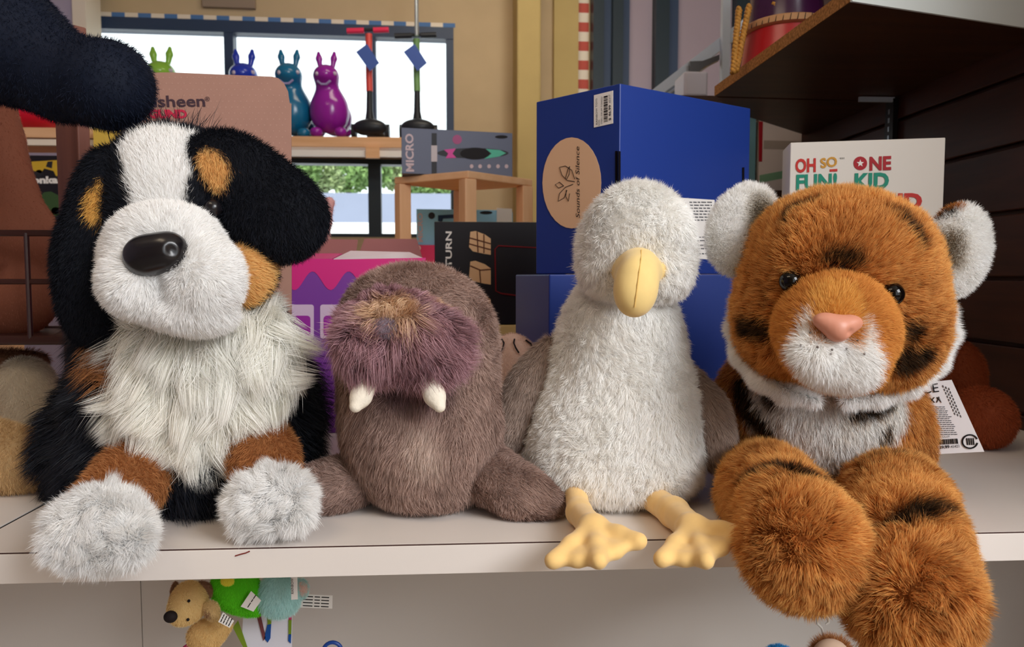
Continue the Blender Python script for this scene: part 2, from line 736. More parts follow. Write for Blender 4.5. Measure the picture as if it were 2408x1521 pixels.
# ------------------------------------------------------------------ the shop: walls, window, floor
FLZ, CLZ = -0.85, 2.35
WA = math.radians(2.2)
WU = np.array([math.cos(WA), math.sin(WA), 0.0])
WN = np.array([math.sin(WA), -math.cos(WA), 0.0])      # out of the wall, into the shop
WO = np.array([0.0, 3.85, 0.0])


def wl_at(px, py, off=0.0):
    """place on the window wall seen at px,py -> (along, height); off = distance in front of the wall"""
    r = FW + (px - W / 2) / FPX * RT - (py - H / 2) / FPX * UP
    o = WO + WN * off
    t = ((o - CAM) @ WN) / (r @ WN)
    p = CAM + r * t
    return float((p - WO) @ WU), float(p[2])


def wrect(x0, y0, x1, y1, off=0.0):
    xc, yc = (x0 + x1) / 2, (y0 + y1) / 2
    return wl_at(x0, yc, off)[0], wl_at(x1, yc, off)[0], wl_at(xc, y1, off)[1], wl_at(xc, y0, off)[1]


def wbm(bm, s0, s1, z0, z1, off, th, bev=0.0):
    """box against the wall: from off to off+th in front of its face"""
    c = WO + WU * (s0 + s1) / 2 + WN * (off + th / 2) + np.array([0, 0, (z0 + z1) / 2])
    return bm_box(bm, c, (s1 - s0, th, z1 - z0), WA, bev)


m_wall = mat('tan_wall_paint', (196, 174, 140), 0.75, 0.15, noise=0.04, nscale=6, bump=0.05)
m_wall2 = mat('yellow_pillar_paint', (188, 166, 112), 0.7, 0.15, noise=0.04, nscale=6, bump=0.05)
m_lilac = mat('lilac_wall_paint', (176, 166, 186), 0.7, 0.15, noise=0.03, nscale=5)
m_frame = mat('slate_blue_frame', (46, 64, 92), 0.45, 0.4)
m_framed = mat('dark_teal_frame', (22, 40, 50), 0.45, 0.4)
m_cream = mat('cream_trim', (236, 224, 206), 0.55, 0.3)
m_bluetr = mat('blue_check_trim', (84, 124, 178), 0.6, 0.2)
m_redtr = mat('red_check_trim', (196, 88, 76), 0.6, 0.2)
m_floor = mat('shop_floor', (150, 138, 126), 0.5, 0.3, noise=0.08, nscale=4)
m_ceil = mat('ceiling_paint', (226, 218, 204), 0.8, 0.1, noise=0.02, nscale=4)
structure(box('floor', (0, 0.4, FLZ - 0.05), (6.6, 8.6, 0.1), m_floor))
structure(box('ceiling', (0, 0.4, CLZ + 0.05), (6.6, 8.8, 0.1), m_ceil))
structure(box('wall_left', (-2.95, 0.5, 0.75), (0.12, 7.6, 3.2), m_lilac))
structure(box('wall_right', (2.95, 0.5, 0.75), (0.12, 7.6, 3.2), m_wall))
# unseen wall behind the camera, added to cut sky fill; its right opening directs the rest
bm = bmesh.new()
bm_box(bm, (-1.25, -3.2, 0.75), (3.4, 0.12, 3.2))
bm_box(bm, (1.7, -3.2, -0.5), (2.5, 0.12, 0.7))
structure(from_bm('wall_fill_block', bm, m_wall))
# the window wall, with its two openings (upper row of panes over lower row)
us0, us1, uz0, uz1 = wrect(206, 52, 1067, 343)
ls0, ls1, lz0, lz1 = wrect(206, 371, 1063, 556)
bm = bmesh.new()
wbm(bm, -3.0, 3.0, uz1, CLZ, -0.16, 0.16)
wbm(bm, -3.0, us0, FLZ, uz1, -0.16, 0.16)
wbm(bm, us1, 3.0, FLZ, uz1, -0.16, 0.16)
wbm(bm, us0, us1, FLZ, lz0, -0.16, 0.16)
structure(from_bm('wall_back', bm, m_wall))
bm = bmesh.new()
wbm(bm, us0, us1, lz1, uz0, -0.15, 0.15)
structure(from_bm('trim_1', bm, m_cream))


def glass_mat():
    mt = bpy.data.materials.new('window_glass')
    mt.use_nodes = True
    nt = mt.node_tree
    nt.nodes.remove(nt.nodes['Principled BSDF'])
    t = nt.nodes.new('ShaderNodeBsdfTransparent')
    t.inputs['Color'].default_value = (0.95, 0.98, 0.98, 1)
    g = nt.nodes.new('ShaderNodeBsdfGlossy')
    g.inputs['Roughness'].default_value = 0.03
    f = nt.nodes.new('ShaderNodeFresnel')
    f.inputs['IOR'].default_value = 1.3
    x = nt.nodes.new('ShaderNodeMixShader')
    nt.links.new(f.outputs[0], x.inputs[0])
    nt.links.new(t.outputs[0], x.inputs[1])
    nt.links.new(g.outputs[0], x.inputs[2])
    nt.links.new(x.outputs[0], nt.nodes['Material Output'].inputs['Surface'])
    return mt


m_glass = glass_mat()
# upper window: frame bars, mullions, panes
w1 = thing('window_1', 'wide upper shop window with slate blue frame, toys standing before it', 'window', tuple(WO + WU * (us0 + us1) / 2 + np.array([0, 0, uz0])))
structure(w1)
k = lambda x, y: wl_at(x, y)[0]
bm = bmesh.new()
tf = wl_at(635, 54)[1] - wl_at(635, 82)[1]
wbm(bm, us0, us1, uz1 - tf, uz1, -0.08, 0.09)
wbm(bm, us0, us1, uz0, uz0 + 0.03, -0.08, 0.085)
wbm(bm, us0, us0 + 0.045, uz0 + 0.03, uz1 - tf, -0.08, 0.085)
wbm(bm, us1 - 0.045, us1, uz0 + 0.03, uz1 - tf, -0.08, 0.085)
structure(from_bm('window_frame', bm, m_frame, w1))
for a, b in ((529, 551), (867, 884)):
    bm = bmesh.new()
    wbm(bm, k(a, 200), k(b, 200), uz0 + 0.03, uz1 - tf, -0.075, 0.08)
    structure(from_bm('mullion', bm, m_frame, w1))
bm = bmesh.new()
wbm(bm, us0 + 0.045, us1 - 0.045, uz0 + 0.03, uz1 - tf, -0.05, 0.006)
structure(from_bm('pane', bm, m_glass, w1))
w2 = thing('window_2', 'lower shop window with dark teal frame looking out to trees and a grey wall', 'window', tuple(WO + WU * (us0 + us1) / 2 + np.array([0, 0, lz0])))
structure(w2)
bm = bmesh.new()
wbm(bm, us0, us1, lz1 - 0.03, lz1, -0.08, 0.09)
wbm(bm, us0, us1, lz0, lz0 + 0.02, -0.08, 0.085)
wbm(bm, us0, us0 + 0.04, lz0 + 0.02, lz1 - 0.03, -0.08, 0.085)
wbm(bm, us1 - 0.02, us1, lz0 + 0.02, lz1 - 0.03, -0.08, 0.085)
structure(from_bm('window_frame', bm, m_framed, w2))
for a, b in ((529, 551), (866, 896)):
    bm = bmesh.new()
    wbm(bm, k(a, 460), k(b, 460), lz0 + 0.02, lz1 - 0.03, -0.075, 0.08)
    structure(from_bm('mullion', bm, m_framed, w2))
bm = bmesh.new()
wbm(bm, us0 + 0.04, us1 - 0.02, lz0 + 0.02, lz1 - 0.03, -0.05, 0.006)
structure(from_bm('pane', bm, m_glass, w2))


def checks(name, s0, s1, z0, z1, off, n, ma, mb, along):
    """painted check strip on the window wall"""
    bm = bmesh.new()
    for i in range(n):
        a, b = i / n, (i + 1) / n
        f0 = len(bm.faces)
        if along == 's':
            wbm(bm, s0 + (s1 - s0) * a, s0 + (s1 - s0) * b, z0, z1, off, 0.004)
        else:
            wbm(bm, s0, s1, z0 + (z1 - z0) * a, z0 + (z1 - z0) * b, off, 0.004)
        bm.faces.ensure_lookup_table()
        for f in bm.faces[f0:]:
            f.material_index = i % 2
    o = from_bm(name, bm, ma)
    o.data.materials.append(mb)
    return structure(o)


checks('trim_2', us0, us1 + 0.01, uz1 + 0.002, uz1 + 0.026, 0.0, 29, m_bluetr, m_cream, 's')
checks('trim_3', k(1356, 100), k(1384, 100), wl_at(1370, 430)[1], CLZ - 0.01, 0.0, 27, m_redtr, m_cream, 'z')
# pillar beside the window
s0, s1 = wl_at(1216, 200, 0.25)[0], wl_at(1272, 200, 0.25)[0]
bm = bmesh.new()
wbm(bm, s0, s1, FLZ, CLZ, 0.001, 0.25, 0.01)
structure(from_bm('pillar', bm, m_wall2))
bm = bmesh.new()
wbm(bm, wl_at(1300, 200)[0], wl_at(1357, 200)[0], FLZ, CLZ, 0.001, 0.04)
structure(from_bm('trim_4', bm, m_wall2))
# left edge: cream jamb of the next doorway and lilac partition
bm = bmesh.new()
wbm(bm, wl_at(170, 40, 0.3)[0], wl_at(202, 40, 0.3)[0], FLZ, CLZ, 0.12, 0.18)
structure(from_bm('trim_5', bm, m_cream))
bm = bmesh.new()
wbm(bm, -2.9, wl_at(170, 40, 0.3)[0], FLZ, CLZ, 0.12, 0.16)
structure(from_bm('wall_corner', bm, m_lilac))
# glazed shop door with dark teal frame, right of the pillar
d1 = thing('door_1', 'glazed shop door in a dark teal and slate blue metal frame, right of the striped trim', 'door', tuple(WO + WU * wl_at(1550, 200)[0] + np.array([0, 0, FLZ])))
structure(d1)
for a, b, mm_, th in ((1387, 1412, m_framed, 0.10), (1412, 1432, m_frame, 0.06), (1432, 1456, m_framed, 0.10), (1456, 1474, m_frame, 0.06), (1531, 1562, m_framed, 0.10), (1562, 1587, m_frame, 0.06),
                      (1716, 1750, m_framed, 0.1)):
    bm = bmesh.new()
    wbm(bm, wl_at(a, 120)[0], wl_at(b, 120)[0], FLZ, CLZ, 0.0012, th)
    structure(from_bm('frame_bar', bm, mm_, d1))
m_panel = mat('mauve_grey_panel', (166, 152, 164), 0.25, 0.5, noise=0.05, nscale=2)
for a, b in ((1475, 1530), (1588, 1715)):
    bm = bmesh.new()
    wbm(bm, wl_at(a, 120)[0], wl_at(b, 120)[0], FLZ, CLZ, 0.0012, 0.03)
    structure(from_bm('panel', bm, m_panel, d1))
# dark walnut slat wall at the right end of the shelf
SWX = 0.90
m_slat = grain('dark_walnut_slats', (54, 24, 16), (74, 36, 22), axis=1, scale=5, stretch=9, rough=0.45)
bm = bmesh.new()
bm_box(bm, (SWX + 0.03, 0.50, 0.1), (0.03, 1.76, 1.9))
z = FLZ
i = 0
while z < 1.15:
    bm_box(bm, (SWX + 0.0075, 0.50, z + 0.0515), (0.015, 1.76, 0.103), bev=0.002)
    z += 0.110
structure(from_bm('wall_slats', bm, m_slat))
# outdoors: pavement, grey retaining wall, trees beyond it
m_pave = mat('bright_pavement', (226, 228, 232), 0.8, 0.1, noise=0.05, nscale=1)
m_rwall = mat('blue_grey_retaining_wall', (126, 132, 150), 0.8, 0.1, noise=0.06, nscale=1)
ow = lambda x, y, Y: PY(x, y, Y)
a, b = ow(200, 528, 8.0), ow(1300, 528, 8.0)
structure(box('ground_outside', ((a[0] + b[0]) / 2, 14.3, (FLZ + a[2]) / 2), (22.0, 13.6, a[2] - FLZ), m_pave))
bz0, bz1 = a[2], ow(800, 452, 12.0)[2]
structure(box('wall_outside', (-2.0, 12.4, (bz0 + bz1) / 2), (22, 0.6, bz1 - bz0), m_rwall))
m_leaf = mat('leaf_green', (120, 150, 88), 0.7, 0.2, noise=0.35, nscale=9)
m_leaf2 = mat('leaf_pale_green', (160, 176, 128), 0.7, 0.2, noise=0.3, nscale=9)
m_bark = mat('bark', (92, 78, 66), 0.9, 0.1, noise=0.2, nscale=20)
tree_spots = [(700, 392, 55), (755, 400, 48), (815, 398, 55), (868, 385, 52), (935, 398, 45), (990, 412, 50), (1045, 404, 48)]
names = ['nearest the cardboard display', 'pale one second from the cardboard display', 'third from the cardboard display', 'behind the dark mullion', 'right of the dark mullion', 'over the blue scooter box', 'beside the window edge']
for i, (x, y, r) in enumerate(tree_spots):
    c = PY(x, y + 14, 14.0 + (i % 3) * 0.7)
    rr = r * 14.7 / FPX
    t = thing('tree', 'leafy green tree outside the lower window, ' + names[i], 'tree', (c[0], c[1], bz0), 'trees beyond the grey wall')
    g = np.random.default_rng(60 + i)
    n = 900
    q = unit(g.normal(size=(n, 3))) * (g.uniform(0.25, 1, (n, 1)) ** 0.4) * np.array([1.05, 0.8, 0.9]) * rr
    q *= (1 + 0.25 * smooth_noise(q.astype(np.float32), 2.2 / rr, i)[:, :1])
    ctr = np.array([c[0], c[1], c[2]]) + q
    a_, b_ = unit(g.normal(size=(n, 3))) * 0.055, unit(g.normal(size=(n, 3))) * 0.055
    V = np.stack([ctr - a_, ctr + b_, ctr + a_, ctr - b_], 1).reshape(-1, 3)
    mesh_np('crown', V, [np.arange(4 * n).reshape(-1, 4)], m_leaf2 if i % 3 == 1 else m_leaf, t, False)
    tube('trunk', [(c[0], c[1], bz0), (c[0] + 0.05, c[1], c[2])], [0.09, 0.05], m_bark, t, 8)
# ------------------------------------------------------------------ the white shelf the plush toys sit on
SEAM = G(140, 1165)[0]
SHX0, SHX1, SHD, SHT = -1.15, 1.02, 0.80, 0.028
m_shelf = mat('white_laminate', (226, 218, 212), 0.38, 0.4, noise=0.03, nscale=3)
m_line = mat('shelf_edge_dark', (70, 48, 44), 0.7)
for x0, x1, lab in ((SEAM + 0.002, SHX1, 'long white laminate shelf board carrying the four big plush animals'),
                    (SHX0, SEAM - 0.002, 'white laminate shelf board past the seam, under the tan plush ball')):
    t = thing('shelf_board', lab, 'shelf', ((x0 + x1) / 2, SHD / 2, 0))
    box('board', ((x0 + x1) / 2, SHD / 2 + 0.0007, -SHT / 2), (x1 - x0, SHD - 0.0014, SHT), m_shelf, t, bev=0.0006)
    box('edge_band', ((x0 + x1) / 2, -0.0002, -SHT / 2 - 0.0006), (x1 - x0, 0.0018, SHT - 0.0008), m_shelf, t, bev=0.0004)
    box('glue_line', ((x0 + x1) / 2, 0.0007, -0.0007), (x1 - x0, 0.0012, 0.0012), m_line, t)
box('joint_strip', (SEAM, SHD / 2 + 0.02, -SHT - 0.0021), (0.03, SHD - 0.06, 0.004), m_line, t)
box('joint_fill', (SEAM, SHD / 2 + 0.002, -0.0142), (0.0036, SHD - 0.006, 0.026), mat('joint_black', (22, 16, 16), 0.8, 0.1), t)
# ------------------------------------------------------------------ black, white and tan plush dog
m_fur = vcol_mat('plush_pile', 0.7, 0.18, 0.35)
m_silk = vcol_mat('long_silky_pile', 0.5, 0.3, 0.3)
BLK, WHT, CRM = lin(14, 16, 22), lin(252, 250, 246), lin(246, 238, 216)
BRN, TAN = lin(140, 88, 52), lin(206, 142, 82)
dog = thing('plush_dog', 'large black, white and tan plush dog with long shaggy chest, sitting on the shelf edge', 'plush toy', G(430, 1200))

body = Solid()
body.ell((435, 985, 0.86), (258, 270, 205), k=0.03)
body.ell((440, 800, 0.85), (235, 190, 170), k=0.04)
body.ell((405, 1120, 0.84), (255, 130, 165), k=0.04)
body.ell((205, 1030, 0.87), (86, 140, 120), k=0.03)
body.ell((680, 960, 0.87), (65, 120, 90), k=0.03)
body.shelf_cut()
cb = Coat(BLK)
cb.mark(body.hit([(250, 800), (262, 860)]), m(42, .8), BRN * 0.8, 0.008)
legs = []
for pts, pw, nm in (([(395, 1060, 0.82, 90), (305, 1130, 0.74, 84), (248, 1195, 0.67, 84)], (237, 1240, 0.635, 118, 97, 98), 0),
                    ([(590, 1010, 0.83, 78), (620, 1080, 0.77, 78), (636, 1150, 0.735, 78)], (638, 1174, 0.715, 98, 82, 88), 1)):
    lg, pwd = Solid().limb(pts).shelf_cut(0.006), Solid()
    pwd.ell(pw[:3], pw[3:], rot=-8 if nm == 0 else 10)
    x, y, d = pw[:3]
    r = pw[3]
    for s in (-0.55, 0.0, 0.55):
        pwd.ell((x + s * r, y + 0.18 * r, d - 0.012), (0.46 * r, 0.55 * r, 0.5 * r), k=0.012)
    pwd.shelf_cut(0.006)
    legs.append((lg, pwd))
head = Solid()
head.ell((432, 530, 0.79), (215, 225, 190), rot=-10, k=0.03)
head.ell((385, 440, 0.76), (120, 130, 120), k=0.03)
head.ell((590, 640, 0.745), (62, 84, 70), rot=-10, k=0.02)
muz = Solid()
muz.ell((400, 625, 0.725), (158, 128, 130), rot=-14, k=0.02)
muz.ell((325, 660, 0.69), (86, 90, 90), k=0.010)
muz.ell((482, 652, 0.69), (92, 98, 92), k=0.010)
muz.ell((402, 690, 0.640), (9, 46, 34), rot=-12, k=0.012, op='-')
muz.ell((440, 728, 0.705), (118, 60, 92), rot=-8, k=0.010)
muz.ell((392, 545, 0.70), (100, 62, 70), k=0.03)
full_head = Solid()
full_head.p = head.p + muz.p
CH = lambda pts: full_head.hit(pts)
ch = Coat(BLK)
# white blaze, muzzle, tan cheek and brows
bl = CH([(375, 345), (366, 405), (362, 460), (375, 520)])
ch.mark(head.hit([(600, 590), (605, 640), (580, 705)]), [m(60, .74), m(66, .74), m(40, .74)], TAN, 0.006)
ch.mark(CH([(255, 610), (258, 640)]), m(40, .74), TAN, 0.006)
ch.mark(bl, [m(104, .7), m(70, .7), m(64, .7), m(80, .7)], WHT, 0.006)
ch.mark(CH([(345, 335), (420, 330)]), m(66, .7), WHT, 0.006)
ch.mark(CH([(488, 375), (515, 412)]), [m(28, .72), m(30, .72)], TAN, 0.005)
cm = Coat(WHT)
cm.mark(muz.hit([(585, 600), (588, 660)]), m(14, .72), TAN, 0.006)
ear_l = Solid()
ear_l.ell((225, 520, 0.735), (74, 150, 55), rot=-14, k=0.02)
ear_l.ell((200, 660, 0.75), (72, 130, 50), rot=6, k=0.03)
ear_l.ell((258, 420, 0.74), (48, 70, 50), rot=-14, k=0.03)
ear_l.ell((232, 745, 0.775), (75, 80, 45), rot=20, k=0.03)
ear_r = Solid()
ear_r.ell((610, 450, 0.745), (165, 98, 55), rot=-30, k=0.03)
ear_r.ell((680, 530, 0.74), (76, 76, 55), rot=-40, k=0.03)
ear_r.ell((520, 400, 0.745), (95, 85, 60), rot=-15, k=0.03)
ear_r.ell((620, 520, 0.745), (90, 75, 50), rot=-35, k=0.03)
cel = Coat(BLK).mark(ear_l.hit([(238, 430), (226, 470), (222, 500)]), [m(10, .72), m(26, .72), m(24, .72)], lin(190, 130, 62), 0.004)
cer = Coat(BLK).mark(ear_r.hit([(486, 372), (502, 398), (508, 430)]), [m(28, .72), m(36, .72), m(20, .72)], TAN, 0.004)
HIDE = [head, body]


def dog_body_len(X, N):
    return 0.028 + 0.008 * np.sin(X[:, 0] * 60)


plush('body', body, cb, dog, m_silk, 0.005, 26000, dog_body_len, 0.0009, 0.6, lambda X, N: np.array([0, -0.2, -0.7], np.float32) + np.stack([np.sign(X[:, 0] - P(430, 900, .86)[0]) * 0.7, 0 * X[:, 0], 0 * X[:, 0]], 1).astype(np.float32), 0.35, 0.12, 0.5, 900, 0.14, [head, muz], vary=0.3, tip=1.2, seg=3, edge=0.001, seed=3)
bib = Solid()
bib.ell((485, 885, 0.785), (188, 140, 118), rot=30, k=0.03)
bib.ell((500, 800, 0.79), (172, 120, 110), k=0.03)
bib.ell((430, 975, 0.785), (90, 72, 70), k=0.03)
plush('chest_fur', bib, Coat(CRM), dog, m_silk, 0.005, 24000, lambda X, N: np.full(len(X), 0.047), 0.0010, 0.42,
      lambda X, N: unit(X - P(540, 760, 0.86).astype(np.float32)) * 0.7 + np.array([0, -0.1, -0.7], np.float32), 0.34, 0.22, 0.78, 300, 0.16,
      [muz], vary=0.12, tip=1.0, skin=0.85, seg=4, whorl=0.45, seed=4, label='cream white long shaggy chest fur')
for i, (lg, pwd) in enumerate(legs):
    lo = plush('leg', lg, Coat(BRN), dog, m_fur, 0.004, 9000, 0.009, 0.0007, 0.5, (0, -0.6, -0.8), 0.3, hide=[pwd, bib], seed=5 + i, label='brown leg with a white paw')
    plush('paw', pwd, Coat(WHT), lo, m_fur, 0.0035, 15000, 0.015, 0.0008, 0.8, (0, -0.4, -0.2), 0.45, 0.05, 0.5, 260, 0.2, whorl=0.8, hide=[lg], tip=1.0, skin=0.9, vary=0.08, seed=8 + i, label='fluffy white paw')
ho = plush('head', head, ch, dog, m_fur, 0.004, 15000, 0.008, 0.0007, 0.5, lambda X, N: unit(X - P(400, 620, 0.7).astype(np.float32)), 0.3, hide=[muz, ear_l, ear_r], seed=11)
mo = plush('muzzle', muz, cm, ho, m_fur, 0.0035, 26000, 0.008, 0.0008, 0.5, lambda X, N: unit(X - P(372, 585, 0.64).astype(np.float32)), 0.32, 0.05, 0.25, 600, 0.08,
           hide=[head], tip=1.0, skin=0.9, vary=0.07, seed=12, label='white muzzle with tan cheeks')
for so, co, sd, hd in ((ear_l, cel, 14, []), (ear_r, cer, 15, [])):
    plush('ear', so, co, ho, m_fur, 0.004, 13000, 0.007, 0.0007, 0.4, (0.3 if sd == 15 else -0.2, -0.2, -0.8), 0.3, hide=[muz], seed=sd, vary=0.3, label='floppy black ear with a tan patch')
# stray dark hairs standing up behind the crown
wi = Solid().ell((400, 400, 0.83), (140, 88, 50), rot=-6)
plush('wispy_hair', wi, Coat(BLK), ho, m_silk, 0.006, 170, 0.040, 0.0009, 1.0, (0, 0, 0.6), 0.45, 0.0, 0.3, 30, 0.15, [muz], seg=3, seed=17, inset=0,
      keep=lambda c, n: (n[:, 2] > 0.45) * 1.0, label='stray dark hairs on the crown')
tl = Solid().ell((728, 1025, 0.90), (34, 76, 40), rot=12)
tl.shelf_cut(0.006)
plush('tail_tip', tl, Coat(WHT * 0.85), dog, m_fur, 0.004, 5000, 0.014, 0.0008, 0.6, (0.3, 0, -0.6), 0.4, 0, 0.4, 200, 0.1, hide=[body], seed=18, label='fluffy white tail tip')
# nose: rounded button with a nostril
ns = Solid()
nc = muz.hit([(365, 597)])[0]
nd = float((nc - CAM) @ FW)
ns.ell((365, 597, nd - 0.004), (60, 40, 40), rot=8, k=0.01)
ns.ell((400, 588, nd - 0.006), (30, 34, 34), k=0.02)
ns.ell((333, 604, nd - 0.004), (28, 34, 30), k=0.02)
ns.ell((405, 590, nd - 0.022), (12, 17, 14), rot=30, k=0.004, op='-')
m_nose = mat('black_plastic', (22, 20, 24), 0.25, 0.5)
V, Q, N = ns.mesh(0.0016)
mesh_np('nose', V, [Q], m_nose, mo, True, None, None, 'glossy black plastic nose')
q = CH([(503, 490)])[0] - FW * 0.002
bm = bmesh.new()
bmesh.ops.create_uvsphere(bm, u_segments=20, v_segments=12, radius=0.0085, matrix=Matrix.Translation(Vector(q)))
from_bm('eye', bm, m_nose, ho, smooth='all', label='round shiny black eye')
# ------------------------------------------------------------------ taupe plush walrus
TPE, TAUPE_SHADE = lin(126, 102, 93), lin(96, 72, 74)
walrus = thing('plush_walrus', 'taupe plush walrus with white felt tusks, between the dog and the seagull', 'plush toy', G(990, 1190))
wb = Solid()
wb.ell((985, 930, 0.84), (188, 215, 185), k=0.03)
wb.ell((985, 772, 0.84), (170, 138, 165), k=0.05)
wb.ell((1000, 1060, 0.83), (175, 148, 190), k=0.04)
wb.ell((965, 745, 0.80), (146, 106, 126), k=0.04)
wb.ell((1010, 1160, 0.81), (95, 48, 90), k=0.03)
wb.shelf_cut(0.02)
mz = Solid()
mz.ell((945, 785, 0.745), (128, 92, 80), rot=-4, k=0.02)
mz.ell((868, 800, 0.735), (80, 90, 75), k=0.03)
mz.ell((1015, 800, 0.735), (80, 95, 75), k=0.03)
mz.ell((915, 720, 0.745), (75, 45, 60), k=0.03)
fl = Solid().limb([(880, 1120, 0.86, 60), (800, 1140, 0.82, 56), (725, 1155, 0.79, 50)], k=0.02)
fl.ell((790, 1150, 0.80), (95, 52, 80), rot=12, k=0.03).shelf_cut(0.008)
fr = Solid().limb([(1130, 1060, 0.85, 52), (1165, 1120, 0.81, 62), (1230, 1160, 0.79, 52), (1285, 1180, 0.775, 30)], k=0.02)
fr.ell((1210, 1160, 0.785), (105, 50, 75), rot=-22, k=0.03).shelf_cut(0.008)
wn = Solid()
nd = float((mz.hit([(905, 770)])[0] - CAM) @ FW)
wn.ell((905, 772, nd + 0.006), (30, 26, 24), rot=-5)
wc = Coat(TPE).mark(wb.hit([(930, 905), (1010, 905)]), m(55, .76), TAUPE_SHADE * 0.75, 0.03)  # shade below the muzzle, painted into the coat
wc.mark(wb.hit([(990, 1040), (1000, 1080)]), m(35, .76), lin(160, 136, 124), 0.03)
wbo = plush('body', wb, wc, walrus, m_fur, 0.0045, 42000, 0.0085, 0.0007, 0.4, lambda X, N: np.array([0, -0.3, -1], np.float32) + 0.8 * unit(X - P(985, 900, 0.8).astype(np.float32)), 0.35, 0.0, 0.2, 900, 0.08,
            hide=[mz], vary=0.4, whorl=0.8, seed=21, mott=0.22, skin=0.6, tip=1.35)
plush('flipper', fl, Coat(TPE * 0.97), wbo, m_fur, 0.004, 10000, 0.007, 0.0007, 0.4, (-0.6, -0.3, -0.5), 0.35, clump=0.2, vary=0.35, whorl=0.7, hide=[wb], mott=0.2, skin=0.6, tip=1.3, seed=22)
plush('flipper', fr, Coat(TPE * 0.95), wbo, m_fur, 0.004, 12000, 0.007, 0.0007, 0.4, (0.6, -0.3, -0.5), 0.35, clump=0.2, vary=0.35, whorl=0.7, hide=[wb], mott=0.2, skin=0.6, tip=1.3, seed=23)
cm = Coat(lin(118, 86, 92)).mark(mz.hit([(900, 715), (935, 712)]), m(45, .73), lin(168, 130, 100), 0.02)
cm.mark(mz.hit([(1040, 690)]), m(30, .73), lin(168, 130, 100), 0.02)
plush('whiskered_muzzle', mz, cm, wbo, m_silk, 0.004, 13000, lambda X, N: 0.010 + 0.016 * np.clip((P(930, 700, .74)[2] - X[:, 2]) / 0.03, 0, 1), 0.0009, 0.6,
      lambda X, N: unit(X - P(905, 745, 0.74).astype(np.float32)) + np.array([0, 0, -0.35], np.float32), 0.45, 0.05, 0.55, 200, 0.22, hide=[wb, wn], vary=0.4, skin=0.6, tip=1.3, mott=0.25, inset=0.75, seg=3, whorl=0.6, seed=24,
      label='shaggy mauve muzzle')
plush('nose', wn, Coat(lin(118, 104, 114)), wbo, m_fur, 0.002, 1500, 0.003, 0.0006, 0.5, seed=25, label='small mauve velour nose')
m_felt = mat('ivory_felt', (240, 232, 216), 0.85, 0.1, noise=0.04, nscale=300, bump=0.3)
for a, b in (((868, 888, 0.725), (836, 962, 0.712)), ((1005, 885, 0.725), (1034, 962, 0.712))):
    tk = Solid().limb([(a[0], a[1], a[2], 27), ((a[0] * .4 + b[0] * .6), (a[1] * .4 + b[1] * .6), a[2] - 0.006, 22), (b[0], b[1] - 6, b[2], 14)])
    V, Q, N = tk.mesh(0.0018)
    mesh_np('tusk', V, [Q], m_felt, wbo, True, label='stubby white felt tusk')
# ------------------------------------------------------------------ white plush seagull
GW, GT = lin(252, 246, 234), lin(134, 116, 106)
gull = thing('plush_seagull', 'white plush seagull with yellow beak and webbed feet over the shelf edge', 'plush toy', G(1450, 1185))
gb = Solid()
gb.ell((1436, 1030, 0.855), (196, 165, 168), k=0.03)
gb.ell((1455, 900, 0.86), (160, 210, 140), k=0.05)
gb.ell((1462, 760, 0.845), (116, 150, 115), k=0.05)
gb.ell((1445, 1105, 0.85), (195, 95, 165), k=0.04)
gb.ell((1528, 1000, 0.83), (74, 140, 88), rot=-8, k=0.04)
gb.shelf_cut(0.02)
gh = Solid()
gh.ell((1497, 570, 0.815), (116, 128, 122), rot=-8, k=0.03)
gh.ell((1408, 605, 0.80), (44, 72, 70), rot=8, k=0.03)
gh.ell((1580, 600, 0.80), (44, 90, 70), rot=4, k=0.03)
gh.ell((1495, 520, 0.77), (92, 80, 70), k=0.04)
gh.ell((1490, 650, 0.80), (105, 62, 85), k=0.03)
gh.ell((1404, 545, 0.735), (16, 20, 24), k=0.014, op='-')
gh.ell((1452, 480, 0.705), (7, 60, 20), rot=-14, k=0.02, op='-')
bk = Solid()
bk.ell((1500, 640, 0.745), (54, 58, 70), k=0.02)
bk.ell((1496, 668, 0.715), (44, 58, 40), k=0.02)
bk.ell((1490, 704, 0.712), (22, 26, 22), k=0.03)
bk.ell((1500, 632, 0.775), (80, 44, 60), k=0.012)
bc = Coat(lin(240, 216, 150))
wl = Solid()
wl.ell((1262, 905, 0.86), (62, 128, 36), rot=-28, k=0.02)
wl.ell((1225, 975, 0.855), (42, 88, 30), rot=-18, k=0.03)
wr = Solid()
wr.ell((1648, 960, 0.845), (52, 118, 32), rot=26, k=0.02)
wr.ell((1676, 1025, 0.84), (34, 80, 26), rot=5, k=0.03)
feet = []
